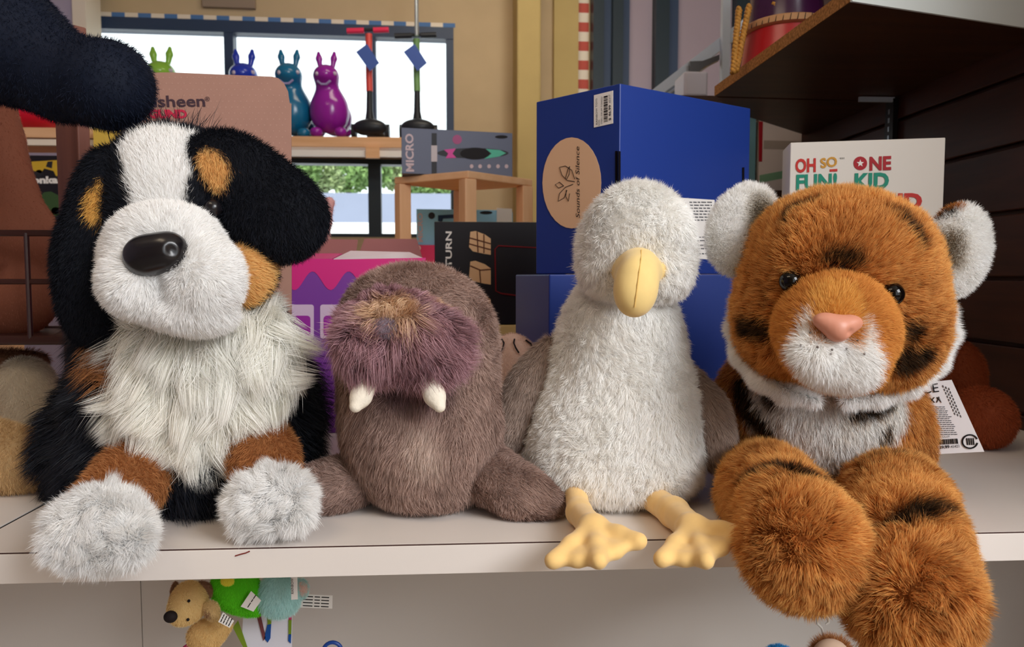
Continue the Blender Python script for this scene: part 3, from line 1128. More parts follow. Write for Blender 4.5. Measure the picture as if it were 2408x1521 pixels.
# legs and webbed feet: three stuffed toes joined by thinner web
for leg, toes in (([(1352, 1150, 0.80, 26), (1362, 1205, 0.745, 28), (1395, 1245, 0.68, 34)], [(1300, 1318, 0.635), (1408, 1318, 0.62), (1502, 1272, 0.645)]),
                  ([(1525, 1165, 0.80, 30), (1585, 1205, 0.74, 34), (1628, 1245, 0.68, 36)], [(1556, 1314, 0.63), (1660, 1318, 0.615), (1750, 1254, 0.645)])):
    f = Solid().limb(leg, k=0.012)
    hub = leg[-1][:3]
    for tx, ty, td in toes:
        f.limb([(hub[0], hub[1], hub[2], 31), ((hub[0] * .45 + tx * .55), (hub[1] * .45 + ty * .55) - 4, hub[2] * .45 + td * .55, 18), (tx, ty, td, 20)], k=0.006)
    for (a, b) in zip(toes, toes[1:]):
        mid = [(a[i] + b[i]) / 2 for i in range(3)]
        for fr_ in (0.45, 0.72, 0.9):
            c = [hub[i] + (mid[i] - hub[i]) * fr_ for i in range(3)]
            f.limb([(a[0] + (hub[0] - a[0]) * (1 - fr_), a[1] + (hub[1] - a[1]) * (1 - fr_) + 6, a[2] + (hub[2] - a[2]) * (1 - fr_), 10), (c[0], c[1] + 8, c[2], 12),
                    (b[0] + (hub[0] - b[0]) * (1 - fr_), b[1] + (hub[1] - b[1]) * (1 - fr_) + 6, b[2] + (hub[2] - b[2]) * (1 - fr_), 10)], k=0.008)
    f.shelf_cut(0.004)
    feet.append(f)
gc = Coat(GW)
kw = dict(lift=0.6, wild=0.5, clump=0.45, nclump=2600, curl=0.28, mott=0.05, tip=1.0, skin=0.88, vary=0.10, whorl=0.9)
gbo = plush('body', gb, gc, gull, m_fur, 0.0045, 60000, 0.009, 0.0008, comb=(0, -0.2, -1), hide=[gh], seed=31, **kw)
gho = plush('head', gh, gc, gull, m_fur, 0.004, 34000, 0.008, 0.0008, comb=(0, -0.3, -0.6), hide=[bk, gb], seed=32, **kw)
for w_, sd in ((wl, 33), (wr, 34)):
    plush('wing', w_, Coat(GT), gbo, m_fur, 0.0035, 12000, 0.009, 0.0007, 0.35, (-0.2 if sd == 33 else 0.3, -0.2, -1), 0.3, clump=0.3, vary=0.35, mott=0.2, skin=0.6, tip=1.3, hide=[gb], seed=sd, label='grey brown plush wing')
m_velour = mat('yellow_velour', (242, 202, 132), 0.8, 0.15, noise=0.05, nscale=60, bump=0.12, sheen=0.3)
m_velour2 = mat('pale_yellow_velour', (238, 208, 138), 0.8, 0.15, noise=0.04, nscale=60, bump=0.1, sheen=0.3)
V, Q, N = bk.mesh(0.0022)
bko = mesh_np('beak', V, [Q], m_velour2, gho, True, label='pale yellow velour beak')
sp = bk.hit([(1508, 588), (1507, 610), (1503, 640), (1499, 670), (1495, 700), (1492, 722)]) + 0.0
tube('seam', list(sp - FW * 0.0003), 0.0007, mat('seam_thread', (222, 184, 108), 0.8), bko, 6)
for f in feet:
    V, Q, N = f.mesh(0.0022)
    mesh_np('foot', V, [Q], m_velour, gbo, True, label='yellow velour webbed foot')
# ------------------------------------------------------------------ plush tiger
ORG, STR, TWH, LOR = lin(166, 92, 39), lin(26, 20, 14), lin(246, 243, 236), lin(206, 138, 66)
tiger = thing('plush_tiger', 'large orange plush tiger with black stripes, front legs hanging over the shelf edge', 'plush toy', G(2000, 1150))
tb = Solid()
tb.ell((1945, 1000, 0.90), (212, 200, 200), k=0.04)
tb.ell((1790, 1000, 0.92), (115, 190, 140), k=0.04)
tb.ell((2082, 1040, 0.90), (80, 150, 115), k=0.04)
tb.ell((1965, 975, 0.835), (150, 115, 100), k=0.04)
tb.shelf_cut(0.02)
th = Solid()
th.ell((1974, 695, 0.79), (211, 220, 190), rot=-8, k=0.03)
th.ell((1972, 590, 0.775), (192, 124, 155), rot=-8, k=0.05)
th.ell((1825, 765, 0.765), (86, 110, 105), k=0.05)
th.ell((2112, 790, 0.765), (80, 106, 105), k=0.05)
th.ell((1985, 590, 0.715), (150, 95, 70), rot=-6, k=0.05)
tm = Solid()
tm.ell((1965, 790, 0.69), (140, 98, 110), rot=-6, k=0.03)
tm.ell((1965, 720, 0.70), (98, 80, 90), rot=-6, k=0.04)
tm.ell((1905, 828, 0.665), (66, 60, 60), k=0.012)
tm.ell((2020, 845, 0.665), (66, 60, 60), k=0.012)
tm.ell((1957, 826, 0.622), (5, 22, 22), rot=-8, k=0.008, op='-')
tm.ell((1975, 880, 0.675), (95, 46, 65), rot=-4, k=0.012)
allh = Solid()
allh.p = th.p + tm.p
TH = lambda *p: allh.hit(list(p))
px = lambda r: m(r, .70)
tc = Coat(ORG)
# white cheek ruff
# stripes on the forehead, brow and cheeks
for pts, r in (([(1842, 525), (1850, 500), (1885, 478), (1935, 462)], [9, 15, 12, 5]),
               ([(2110, 490), (2150, 535), (2172, 570)], [6, 17, 13]),
               ([(2075, 480), (2110, 500)], [4, 7]),
               ([(1925, 628), (1965, 612), (2010, 618), (2035, 645)], [12, 22, 24, 18]),
               ([(1745, 765), (1790, 778), (1830, 782)], [20, 24, 14]),
               ([(1800, 715), (1825, 728)], [12, 14]),
               ([(2105, 775), (2145, 778)], [20, 20]),
               ([(2095, 830), (2130, 850), (2175, 835)], [26, 30, 18]),
               ([(1890, 640), (1880, 700)], [6, 3]),
               ([(1792, 690), (1830, 660)], [3, 5])):
    tc.mark(TH(*pts), [px(q * 1.35) for q in r], STR, 0.007)
tcm = Coat(lin(168, 102, 46))
tcm.mark(TH((1965, 700), (1970, 730)), px(50), LOR * 0.9, 0.01)
tcm.mark(TH((1902, 735), (1895, 780), (1880, 830)), [px(8), px(16), px(32)], TWH, 0.004)
tcm.mark(TH((2035, 755), (2040, 800), (2045, 845)), [px(8), px(16), px(34)], TWH, 0.004)
tcm.mark(TH((1900, 840), (1965, 840), (2035, 855)), [px(36), px(45), px(36)], TWH, 0.004)
tcm.mark(TH((1920, 890), (1980, 895), (2030, 890)), [px(46), px(50), px(44)], TWH, 0.004)
tcm.mark(TH((1930, 912), (1980, 916), (2025, 908)), px(36), TWH, 0.004)
for q in ((1905, 782), (1920, 815), (1880, 812), (1988, 820), (2015, 800), (2030, 832)):
    pass
ears = []
for c, r, rot, inner, sd in (((1748, 540, 0.80), (82, 112, 40), -20, (1790, 490), 0), ((2250, 588, 0.80), (76, 112, 40), -12, (2232, 572), 1)):
    e = Solid().ell(c, r, rot=rot)
    e.ell((inner[0], inner[1] + 10, c[2] - 0.03), (40, 62, 52), rot=rot, k=0.014, op='-')
    co = Coat(TWH)
    co.mark(e.hit([(inner[0], inner[1]), (inner[0] - 2, inner[1] + 34)]), m(34, .78), lin(128, 118, 102), 0.02)  # grey shading of the ear hollow, put into the coat colour
    co.side(P(c[0], c[1], c[2] + 0.010), FW, ORG, 0.008)
    if sd:
        co.mark(e.hit([(2205, 492), (2240, 474)]), m(26, .78), lin(150, 88, 36), 0.006).mark(e.hit([(2212, 505), (2240, 492)]), m(12, .78), STR, 0.006)
    ears.append((e, co))
ctb = Coat(ORG * 0.95)
ctb.mark(tb.hit([(1850, 950), (1960, 985), (2060, 960)]), m(95, .80), TWH, 0.008)
ctb.mark(tb.hit([(1880, 1010), (1950, 1060), (2070, 1000)]), [m(70, .8), m(70, .8), m(45, .8)], TWH, 0.008)
ctb.mark(tb.hit([(1770, 985), (1760, 930)]), m(30, .8), TWH, 0.008)
for pts, r in (([(1800, 880), (1808, 925), (1812, 950)], [14, 22, 12]), ([(2010, 978), (2060, 956), (2090, 944)], [13, 21, 17]),
               ([(1735, 900), (1752, 960), (1800, 1010)], [22, 24, 20]), ([(2095, 1010), (2080, 1040)], [14, 12]),
               ([(1700, 920), (1700, 980)], [10, 10])):
    ctb.mark(tb.hit(pts), [m(q * 1.25, .8) for q in r], STR, 0.008)
legs = []
for pts, stripes in (([(1798, 1125, 0.85, 96), (1806, 1165, 0.76, 114), (1858, 1225, 0.67, 124), (1890, 1285, 0.62, 134)],
                      [([(1745, 1125), (1800, 1098), (1850, 1092), (1895, 1110), (1950, 1130)], [14, 24, 30, 22, 10])]),
                     ([(2095, 1150, 0.83, 104), (2104, 1200, 0.74, 128), (2122, 1290, 0.65, 142), (2138, 1400, 0.60, 142)],
                      [([(2015, 1090), (2080, 1066), (2130, 1066), (2165, 1080)], [8, 14, 16, 8]),
                       ([(2060, 1240), (2120, 1212), (2180, 1190), (2240, 1190)], [12, 22, 26, 16])])):
    lg = Solid().limb(pts, k=0.02)
    x, y, d, r = pts[-1]
    lg.ell((x, y, d), (r * 1.0, r * 1.02, r * 0.95), k=0.02)
    lg.shelf_cut(0.012)
    cl = Coat(ORG)
    for sp, sr in stripes:
        cl.mark(lg.hit(sp), [m(q * 1.25, .62) for q in sr], STR, 0.010)
    legs.append((lg, cl, P(x + 10, y - 30, d - 0.05)))
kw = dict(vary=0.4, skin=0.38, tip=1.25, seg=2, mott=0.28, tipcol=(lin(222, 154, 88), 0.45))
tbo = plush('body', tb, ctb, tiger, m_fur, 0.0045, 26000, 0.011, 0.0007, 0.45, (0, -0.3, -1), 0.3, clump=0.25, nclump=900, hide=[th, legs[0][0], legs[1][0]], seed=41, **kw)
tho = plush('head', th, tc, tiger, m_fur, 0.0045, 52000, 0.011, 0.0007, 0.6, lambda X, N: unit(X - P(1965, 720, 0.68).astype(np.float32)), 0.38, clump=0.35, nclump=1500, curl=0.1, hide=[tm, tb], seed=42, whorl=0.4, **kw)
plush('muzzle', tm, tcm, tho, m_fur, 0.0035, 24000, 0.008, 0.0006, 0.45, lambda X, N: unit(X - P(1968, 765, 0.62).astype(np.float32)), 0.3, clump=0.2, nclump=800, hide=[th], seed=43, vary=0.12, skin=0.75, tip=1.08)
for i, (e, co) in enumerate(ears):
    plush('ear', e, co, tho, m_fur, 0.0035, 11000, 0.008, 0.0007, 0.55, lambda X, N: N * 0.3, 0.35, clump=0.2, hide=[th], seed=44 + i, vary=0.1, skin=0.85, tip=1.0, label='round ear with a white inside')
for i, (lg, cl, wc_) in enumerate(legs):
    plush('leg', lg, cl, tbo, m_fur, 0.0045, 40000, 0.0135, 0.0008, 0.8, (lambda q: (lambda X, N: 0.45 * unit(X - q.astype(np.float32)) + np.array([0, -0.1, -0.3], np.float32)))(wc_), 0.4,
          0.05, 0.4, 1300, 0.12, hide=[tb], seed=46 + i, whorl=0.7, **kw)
for pts, sd in (([(1742, 700, .80, 14), (1738, 770, .795, 20), (1752, 830, .785, 23), (1795, 885, .77, 22), (1850, 922, .768, 16), (1920, 938, .765, 11)], 51),
                ([(2222, 725, .80, 14), (2220, 785, .795, 21), (2188, 850, .78, 25), (2130, 902, .765, 23), (2062, 930, .765, 16), (1990, 940, .765, 11)], 52)):
    rs = Solid().limb(pts, k=0.01)
    plush('cheek_ruff', rs, Coat(TWH), tho, m_fur, 0.0035, 7000, 0.013, 0.0007, 0.6, lambda X, N: unit(X - P(1975, 690, .78).astype(np.float32)), 0.3, clump=0.2, hide=[th], seed=sd, vary=0.1, skin=0.85, tip=1.0, mott=0.03, label='white cheek ruff')
bm = bmesh.new()
for q in ((1905, 782), (1922, 816), (1882, 812), (1990, 820), (2016, 800), (2032, 832), (1956, 822), (1953, 832)):
    bmesh.ops.create_uvsphere(bm, u_segments=8, v_segments=6, radius=0.0011, matrix=Matrix.Translation(Vector(tm.hit([q])[0] - FW * 0.0005)))
from_bm('whisker_dots', bm, mat('dark_thread', (110, 100, 96), 0.8, 0.1), next(o for o in tho.children if o.name.startswith('muzzle')), smooth='all')
# eyes and nose
m_eye = mat('dark_glass_eye', (10, 7, 6), 0.05, 0.3)
for q, r in (((1857, 662), 0.0105), ((2096, 692), 0.011)):
    c = th.hit([q])[0] - FW * 0.0015
    bm = bmesh.new()
    bmesh.ops.create_uvsphere(bm, u_segments=24, v_segments=14, radius=r, matrix=Matrix.Translation(Vector(c)))
    from_bm('eye', bm, m_eye, tho, smooth='all', label='round dark amber eye')
nz = Solid()
nd = float((tm.hit([(1970, 765)])[0] - CAM) @ FW)
nz.ell((1940, 755, nd - 0.003), (28, 20, 20), rot=-8, k=0.01)
nz.ell((2000, 760, nd - 0.003), (28, 20, 20), rot=2, k=0.01)
nz.ell((1970, 778, nd - 0.006), (26, 26, 24), k=0.012)
nz.ell((1934, 776, nd - 0.014), (7, 5, 9), rot=-30, k=0.004, op='-')
nz.ell((2002, 781, nd - 0.014), (7, 5, 9), rot=30, k=0.004, op='-')
nz.ell((1970, 762, nd - 0.030), (1.5, 18, 14), k=0.004, op='-')
V, Q, N = nz.mesh(0.0013)
mesh_np('nose', V, [Q], mat('pink_plastic', (206, 140, 116), 0.4, 0.4), tho, True, label='pink plastic nose')
# ------------------------------------------------------------------ goods standing on the white shelf behind the plush row
SH = 0.0006


def on(px, d, z=0.0):
    """plan point (x, y) under pixel column px at depth d, at height z"""
    p = P(px, H / 2, d)
    return np.array([p[0], p[1], z])


def quad_prism(name, plan, z0, z1, material, parent=None, bev=0.0012, label=None):
    return prism(name, [(q[0], q[1], z0) for q in plan], (0, 0, z1 - z0), material, parent, label=label, bev=bev)


def face_map(A, B, z0, z1, lift=0.0003):
    """coordinates on an upright face from A to B (plan points): f(px, py) -> place point on it, plus u, n"""
    A, B = np.array([A[0], A[1], 0.0]), np.array([B[0], B[1], 0.0])
    u = (B - A) / np.linalg.norm(B - A)
    n = np.array([u[1], -u[0], 0.0])
    if n @ (CAM - A) < 0:
        n = -n

    def f(px, py):
        r = FW + (px - W / 2) / FPX * RT - (py - H / 2) / FPX * UP
        t = ((A + n * lift - CAM) @ n) / (r @ n)
        return CAM + r * t
    return f, u, n


def patch(name, f, n, pix, material, parent, t=0.0004, label=None):
    return decal(name, [f(*q) for q in pix], n, material, parent, t, label)


def rounded(x0, y0, x1, y1, r, k=5):
    o = []
    for cx, cy, a in ((x1 - r, y0 + r, -90), (x1 - r, y1 - r, 0), (x0 + r, y1 - r, 90), (x0 + r, y0 + r, 180)):
        o += [(cx + r * math.cos(math.radians(a + 90 * i / k)), cy + r * math.sin(math.radians(a + 90 * i / k))) for i in range(k + 1)]
    return o


def ellipse(cx, cy, rx, ry, n=32, a0=0):
    return [(cx + rx * math.cos(2 * math.pi * i / n + a0), cy + ry * math.sin(2 * math.pi * i / n + a0)) for i in range(n)]


def ftext(name, body, f, u, n, p0, p1, hpx, material, parent, vert=False, **kw):
    """lettering on a face from pixel p0 to pixel p1 along its baseline, cap height hpx pixels"""
    a, b = f(*p0), f(*p1)
    w = np.linalg.norm(b - a)
    dirv = b - a
    up = np.cross(n, dirv)
    d = float((a - CAM) @ FW)
    return text(name, body, a, dirv, up, m(hpx, d) / 0.70, material, parent, width=w, depth=0.0007, **kw)


m_ink = mat('black_ink', (28, 24, 26), 0.6, 0.2)
m_paper = mat('white_paper', (240, 236, 232), 0.7, 0.2)
# ---- two blue gift boxes
m_bl = mat('royal_blue_carton', (26, 54, 134), 0.4, 0.4)
m_in = mat('dark_box_inside', (14, 10, 18), 0.8, 0.1)
m_kraft = mat('cream_label', (228, 186, 150), 0.6, 0.2)
N0, L0, R0 = on(1453, 1.0), on(1260, 1.105), on(1755, 1.147)
Q0 = L0 + R0 - N0
zA, zB = 0.2538, P(1453, 205, 1.0)[2]
bx = thing('gift_box', 'royal blue carton with a round cream label, upper one of the two stacked blue boxes', 'box', (N0 + Q0) / 2 + np.array([0, 0, zA]), 'blue drum boxes')
quad_prism('carton', [N0, R0, Q0, L0], zA, zB, m_bl, bx)
f, u, n = face_map(L0, N0, zA, zB)
patch('round_label', f, n, ellipse(1345, 430, 69, 107), m_kraft, bx, label='cream oval label with leaf emblem')
rl = bx.children[-1]
f2, _, _ = face_map(L0, N0, zA, zB, 0.0008)
ftext('lettering', 'Sounds of Silence', f2, u, n, (1364, 514), (1363, 345), 12, m_ink, rl, shear=0.25)
bm = bmesh.new()
for leaf in ([(1352, 421), (1345, 400), (1330, 390), (1316, 393), (1322, 412), (1334, 424), (1352, 427)], [(1330, 420), (1336, 398), (1340, 391), (1339, 410), (1333, 421)], [(1326, 437), (1316, 428), (1306, 434), (1314, 442), (1326, 437)],
             [(1348, 433), (1330, 440), (1316, 455), (1313, 473), (1327, 465), (1334, 447)], [(1332, 446), (1331, 462), (1337, 473), (1340, 455)]):
    q = [f2(*p) + n * 0.0004 for p in leaf]
    bm_tube(bm, q, 0.00042, 5)
from_bm('leaf_emblem', bm, m_ink, rl)
patch('price_label', f, n, [(1397, 224), (1442, 213), (1442, 290), (1397, 300)], m_paper, bx)
pl = bx.children[-1]
bm = bmesh.new()
g = random.Random(4)
y = 285.0
while y > 226:
    h_ = g.choice((1.2, 2.2, 3.4))
    bm_prism(bm, [f2(1420, y + 2), f2(1429, y), f2(1429, y - h_), f2(1420, y - h_ + 2)], n * 0.0003)
    y -= h_ + g.choice((1.2, 2.0))
from_bm('barcode', bm, m_ink, pl)
ftext('lettering', 'RAINBOW TOYS', f2, u, n, (1406, 293), (1405, 232), 5, m_ink, pl)
ftext('lettering', 'SOS', f2, u, n, (1411, 296), (1411, 282), 4, m_ink, pl)
ftext('lettering', 'STEEL DRUM TONGU', f2, u, n, (1417, 292), (1417, 228), 4, m_ink, pl)
ftext('lettering', '$ 46.99', f2, u, n, (1437, 283), (1437, 247), 6, m_ink, pl, bold=0.02)
ftext('lettering', '45317', f2, u, n, (1437, 242), (1436, 222), 5, m_ink, pl)
patch('slot', f, n, [(1447, 355), (1452.5, 355), (1452.5, 432), (1447, 430)], m_in, bx)
fr_, ur, nr = face_map(N0, R0, zA, zB)
patch('slot', fr_, nr, [(1453.5, 355), (1459, 356), (1459, 432), (1453.5, 432)], m_in, bx)
patch('slot', fr_, nr, [(1745, 394), (1750, 393), (1750, 442), (1745, 442)], m_in, bx)
patch('info_label', fr_, nr, [(1586, 464), (1680, 470), (1675, 610), (1586, 606)], m_paper, bx)
il = bx.children[-1]
fr2, _, _ = face_map(N0, R0, zA, zB, 0.0008)
m_grey_ink = mat('grey_ink', (92, 92, 96), 0.6, 0.2)
bm = bmesh.new()
for y in (474, 481, 488, 495, 502, 509, 516, 556, 564, 575, 583, 595):
    x0 = 1608 + g.random() * 26
    while x0 < 1672:
        x1 = min(x0 + g.uniform(5, 12), 1674)
        bm_prism(bm, [fr2(x0, y), fr2(x1, y + .3), fr2(x1, y + 3), fr2(x0, y + 2.7)], nr * 0.0002)
        x0 = x1 + 2.5
from_bm('small_lettering', bm, m_grey_ink, il)
# lower box
A1, B1 = on(1291, 1.035), on(1790, 1.11)
dp = np.array([-(B1 - A1)[1], (B1 - A1)[0], 0])
dp = dp / np.linalg.norm(dp) * 0.20
bx2 = thing('gift_box', 'royal blue carton under the upper blue box, standing on the shelf behind the seagull', 'box', (A1 + B1) / 2 + dp / 2, 'blue drum boxes')
quad_prism('carton', [A1, B1, B1 + dp, A1 + dp], SH, 0.2530, m_bl, bx2, 0.002)

# ---- white game box
m_wbox = mat('white_game_box', (226, 220, 212), 0.4, 0.4)
m_red, m_teal, m_gold = mat('print_red', (196, 44, 38), 0.5, 0.3), mat('print_teal', (20, 140, 116), 0.5, 0.3), mat('print_gold', (206, 150, 52), 0.5, 0.3)
m_dred = mat('print_dark_red', (170, 20, 34), 0.5, 0.3)
A2, B2 = on(1849, 1.10), on(2208, 1.06)
dp = np.array([-(B2 - A2)[1], (B2 - A2)[0], 0])
dp = dp / np.linalg.norm(dp) * 0.07
zt = P(1849, 340, 1.10)[2]
gb_ = thing('game_box', 'white game box with red, gold and green hand-cut lettering, standing behind the tiger head', 'box', (A2 + B2) / 2 + dp / 2)
quad_prism('carton', [A2, B2, B2 + dp, A2 + dp], SH, zt, m_wbox, gb_)
f, u, n = face_map(A2, B2, 0, zt)
ftext('lettering', 'OH', f, u, n, (1870, 405), (1918, 403), 30, m_red, gb_, bold=0.035)
ftext('lettering', 'SO', f, u, n, (1930, 395), (1969, 390), 22, m_gold, gb_, bold=0.03)
patch('underline', f, n, [(1951, 398), (1969, 397), (1969, 403), (1951, 404)], m_red, gb_)
ftext('lettering', 'TM', f, u, n, (1974, 375), (1985, 374), 4, m_ink, gb_)
ftext('lettering', 'FUN!', f, u, n, (1870, 446), (1966, 443), 34, m_teal, gb_, bold=0.035)
patch('red_disc', f, n, ellipse(2023, 384, 16, 16), m_dred, gb_)
rd = gb_.children[-1]
f3, _, _ = face_map(A2, B2, 0, zt, 0.0009)
patch('star', f3, n, [(2023 + (9 if i % 2 == 0 else 3.8) * math.sin(math.pi * i / 5), 384 - (9 if i % 2 == 0 else 3.8) * math.cos(math.pi * i / 5)) for i in range(10)], m_paper, rd)
ftext('lettering', 'NE', f, u, n, (2043, 400), (2094, 398), 30, m_dred, gb_, bold=0.04)
ftext('lettering', 'KID', f, u, n, (2007, 444), (2088, 442), 35, m_teal, gb_, bold=0.04)
ftext('lettering', 'BAND', f, u, n, (2007, 492), (2166, 490), 34, m_red, gb_, bold=0.05)

# ---- cardboard display card, left, behind the dog
m_card = mat('pink_kraft_card', (164, 124, 110), 0.7, 0.2, noise=0.03, nscale=30)
m_dark = mat('plum_print', (66, 46, 56), 0.6, 0.2)
m_pinkr = mat('print_crimson', (190, 40, 70), 0.6, 0.2)
A3, B3 = on(289, 0.985), on(686, 1.03)
f, u, n = face_map(A3, B3, 0, 0.6, 0.0)
outline = [(289, 1000), (289, 172), (400, 170), (640, 180), (655, 184), (668, 196), (677, 214), (681, 242), (685, 244), (685, 1000)]
q = [f(*p) for p in outline]
q[0][2] = q[-1][2] = SH
disp = thing('display_card', 'tall pinkish cardboard display card with rounded corner, behind the dog head', 'display', (A3 + B3) / 2)
prism('card', q, -n * 0.004, m_card, disp)
m_dot = mat('pale_dots', (178, 140, 126), 0.7, 0.2)
bm = bmesh.new()
f4, _, _ = face_map(A3, B3, 0, 0.6, 0.0002)
for i in range(27):
    for j in range(13):
        x, y = 300 + i * 14 + (7 if j % 2 else 0), 182 + j * 14
        if x < 672 and not (x > 640 and y < 215):
            bm_prism(bm, [f4(*p) for p in ellipse(x, y, 1.6, 1.6, 6)], n * 0.0001)
from_bm('dot_pattern', bm, m_dot, disp)
ftext('lettering', 'Pusheen', f4, u, n, (322, 252), (481, 250), 26, m_dark, disp, bold=0.02)
ftext('lettering', '®', f4, u, n, (482, 238), (494, 238), 10, m_dark, disp)
ftext('lettering', 'GUND', f4, u, n, (351, 277), (441, 277), 18, m_pinkr, disp, bold=0.06)
# ---- pink and purple open carton behind the walrus
m_pink, m_purp = mat('magenta_carton', (206, 40, 122), 0.4, 0.4), mat('purple_carton', (118, 56, 146), 0.42, 0.4)
m_brown = mat('brown_corrugated_inside', (150, 96, 92), 0.7, 0.2)
A4, B4 = on(560, 1.16), on(1002, 1.20)
dp = np.array([-(B4 - A4)[1], (B4 - A4)[0], 0])
dp = dp / np.linalg.norm(dp) * 0.16
zt = P(850, 612, 1.185)[2]
cart = thing('toy_carton', 'open pink and purple carton with raised flaps, behind the walrus', 'box', (A4 + B4) / 2 + dp / 2)
quad_prism('carton', [A4, B4, B4 + dp, A4 + dp], SH, zt, m_purp, cart)
f, u, n = face_map(A4, B4, 0, zt)
drip = [(562, 614), (1001, 606), (1001, 690)]
for i in range(70):
    x = 1001 - 439 * i / 69
    drip.append((x, 660 + 22 * math.sin(2 * math.pi * (x - 735) / 85 - math.pi / 2)))
patch('pink_drip_print', f, n, drip, m_pink, cart)
m_lil = mat('pale_lilac_panel', (206, 180, 204), 0.5, 0.3)
m_mag = mat('magenta_panel', (150, 40, 150), 0.5, 0.3)
for x0, x1 in ((683, 738), (753, 812)):
    patch('feature_panel', f, n, rounded(x0, 716, x1, 796, 6), m_lil, cart)
    fp = cart.children[-1]
    fb, _, _ = face_map(A4, B4, 0, zt, 0.0008)
    patch('picture', fb, n, rounded(x0 + 8, 742, x1 - 8, 790, 8), m_mag, fp)
bm = bmesh.new()
fb, _, _ = face_map(A4, B4, 0, zt, 0.0005)
for y in range(820, 990, 16):
    x0 = 700
    while x0 < 800:
        x1 = x0 + g.uniform(10, 34)
        bm_prism(bm, [fb(x0, y), fb(x1, y), fb(x1, y + 3), fb(x0, y + 3)], n * 0.0002)
        x0 = x1 + 4
from_bm('small_lettering', bm, mat('deep_purple_ink', (84, 30, 108), 0.5, 0.3), cart)
Bk = dp / np.linalg.norm(dp)
for name, pts, mm_ in (('flap', [A4 + dp * 0.98, B4 + dp * .98], m_brown),):
    a, b = A4 + dp * 0.98, B4 + dp * 0.98
    bm = bmesh.new()
    bm_prism(bm, [(*a[:2], zt), (*(a + (b - a) * 0.58)[:2], zt), (*(a + (b - a) * 0.60)[:2], zt + 0.040), (*a[:2], zt + 0.042)], Bk * 0.003)
    from_bm('flap', bm, m_brown, cart)
    bm = bmesh.new()
    bm_prism(bm, [(*(a + (b - a) * .585)[:2], zt), (*b[:2], zt), (*(b + np.array([-.012, 0, 0]))[:2], zt + 0.042), (*(a + (b - a) * .64)[:2], zt + 0.042)], Bk * 0.003)
    from_bm('flap', bm, m_brown, cart)
m_sil = mat('silver_flap', (216, 196, 206), 0.3, 0.5)
a, b = A4 + dp * 0.15, B4 + dp * 0.05
prism('flap', [(*(a + (b - a) * .5)[:2], zt + .001), (*b[:2], zt + .001), (*(b + np.array([-0.03, .06, 0]))[:2], zt + 0.014), (*(a + (b - a) * .56 + np.array([0, .06, 0]))[:2], zt + 0.016)], (0, 0, 0.0015), m_sil, cart, label='silvery folded flap')
prism('flap', [(*a[:2], zt + .001), (*(a + (b - a) * .49)[:2], zt + .001), (*(a + (b - a) * .5 + np.array([0, .08, 0]))[:2], zt + 0.012), (*(a + np.array([0, .08, 0]))[:2], zt + 0.012)], (0, 0, 0.0015), m_pink, cart, label='pink folded flap')

# ---- upper dark shelf at the right, its bracket and the drum on it
zu = P(1680, 226, 1.56)[2]
m_under = grain('dark_walnut_board', (58, 34, 22), (82, 50, 30), axis=0, scale=4, stretch=8, rough=0.4)
m_pb = mat('particle_board', (176, 124, 70), 0.85, 0.1, noise=0.45, nscale=260, bump=0.2)
cA, cB, cC = G(1680, 226, zu), G(1998, 4, zu), G(2408, 66, zu)
t_ = (SWX - cB[0]) / (cC[0] - cB[0])
cC2 = cB + (cC - cB) * t_
cD = np.array([SWX, cA[1] + 0.02, zu])
TH_ = 0.020
up = thing('upper_shelf', 'dark walnut shelf with raw particle board edge, overhead at the right', 'shelf', (cA + cC2) / 2)
edge_in = unit(np.cross(cB - cA, np.array([0, 0, 1.0])))
if edge_in[0] < 0:
    edge_in = -edge_in
prism('board', [cA + edge_in * 0.0015, cB + edge_in * 0.0015, cC2 - np.array([.001, 0, 0]), cD - np.array([.001, 0, 0])], (0, 0, TH_), m_under, up)
prism('raw_edge', [cA, cB, cB + edge_in * 0.0014, cA + edge_in * 0.0014], (0, 0, TH_), m_pb, up, label='speckled particle board edge')
fn_ = unit(np.cross(cC2 - cB, np.array([0, 0, 1.0])))
if fn_ @ (CAM - cB) < 0:
    fn_ = -fn_
m_chan = mat('clear_white_price_channel', (226, 232, 230), 0.25, 0.5)
prism('price_channel', [cB + fn_ * 0.001 + np.array([0, 0, -0.001]), cC2 + fn_ * 0.001 + np.array([-.002, 0, -0.001]), cC2 + fn_ * 0.005 + np.array([-.002, 0, -0.001]), cB + fn_ * 0.005 + np.array([0, 0, -0.001])], (0, 0, 0.045), m_chan, up)
# second board behind it
sA, sD = G(1700, 232, zu), np.array([SWX, cA[1] + 0.03, zu])
sE, sF = G(1757, 274, zu), G(2113, 320, zu)
sA = np.array([cA[0] + .01, cA[1] + 0.012, zu])
sF = np.array([SWX - .001, sF[1], zu])
up2 = thing('upper_shelf', 'second dark walnut shelf board further back along the slat wall', 'shelf', (sA + sF) / 2)
prism('board', [sA, np.array([SWX - .001, cD[1] + 0.012, zu]), sF, sE], (0, 0, TH_), m_under, up2)
m_steel = mat('brushed_steel', (186, 196, 206), 0.3, 0.5, metal=0.8)
m_alu = mat('pale_blue_steel', (196, 208, 224), 0.35, 0.5)
m_dsteel = mat('dark_steel', (34, 28, 28), 0.4, 0.5, metal=0.5)
yb = (FPX * SWX / (2113 - 1102)) + CAM[1]
br = thing('shelf_bracket', 'dark slotted steel upright with a bright bracket arm under the dark shelf', 'bracket', (SWX, yb, zu - 0.11))
box('upright', (SWX - 0.006, yb - .01, zu - 0.065), (0.010, 0.030, 0.12), m_dsteel, br)
box('arm', (SWX - 0.045, yb - .02, zu - 0.007), (0.076, 0.006, 0.010), m_alu, br)
box('end_cap', (SWX - 0.007, yb - .01, zu - 0.130), (0.014, 0.034, 0.008), m_paper, br)
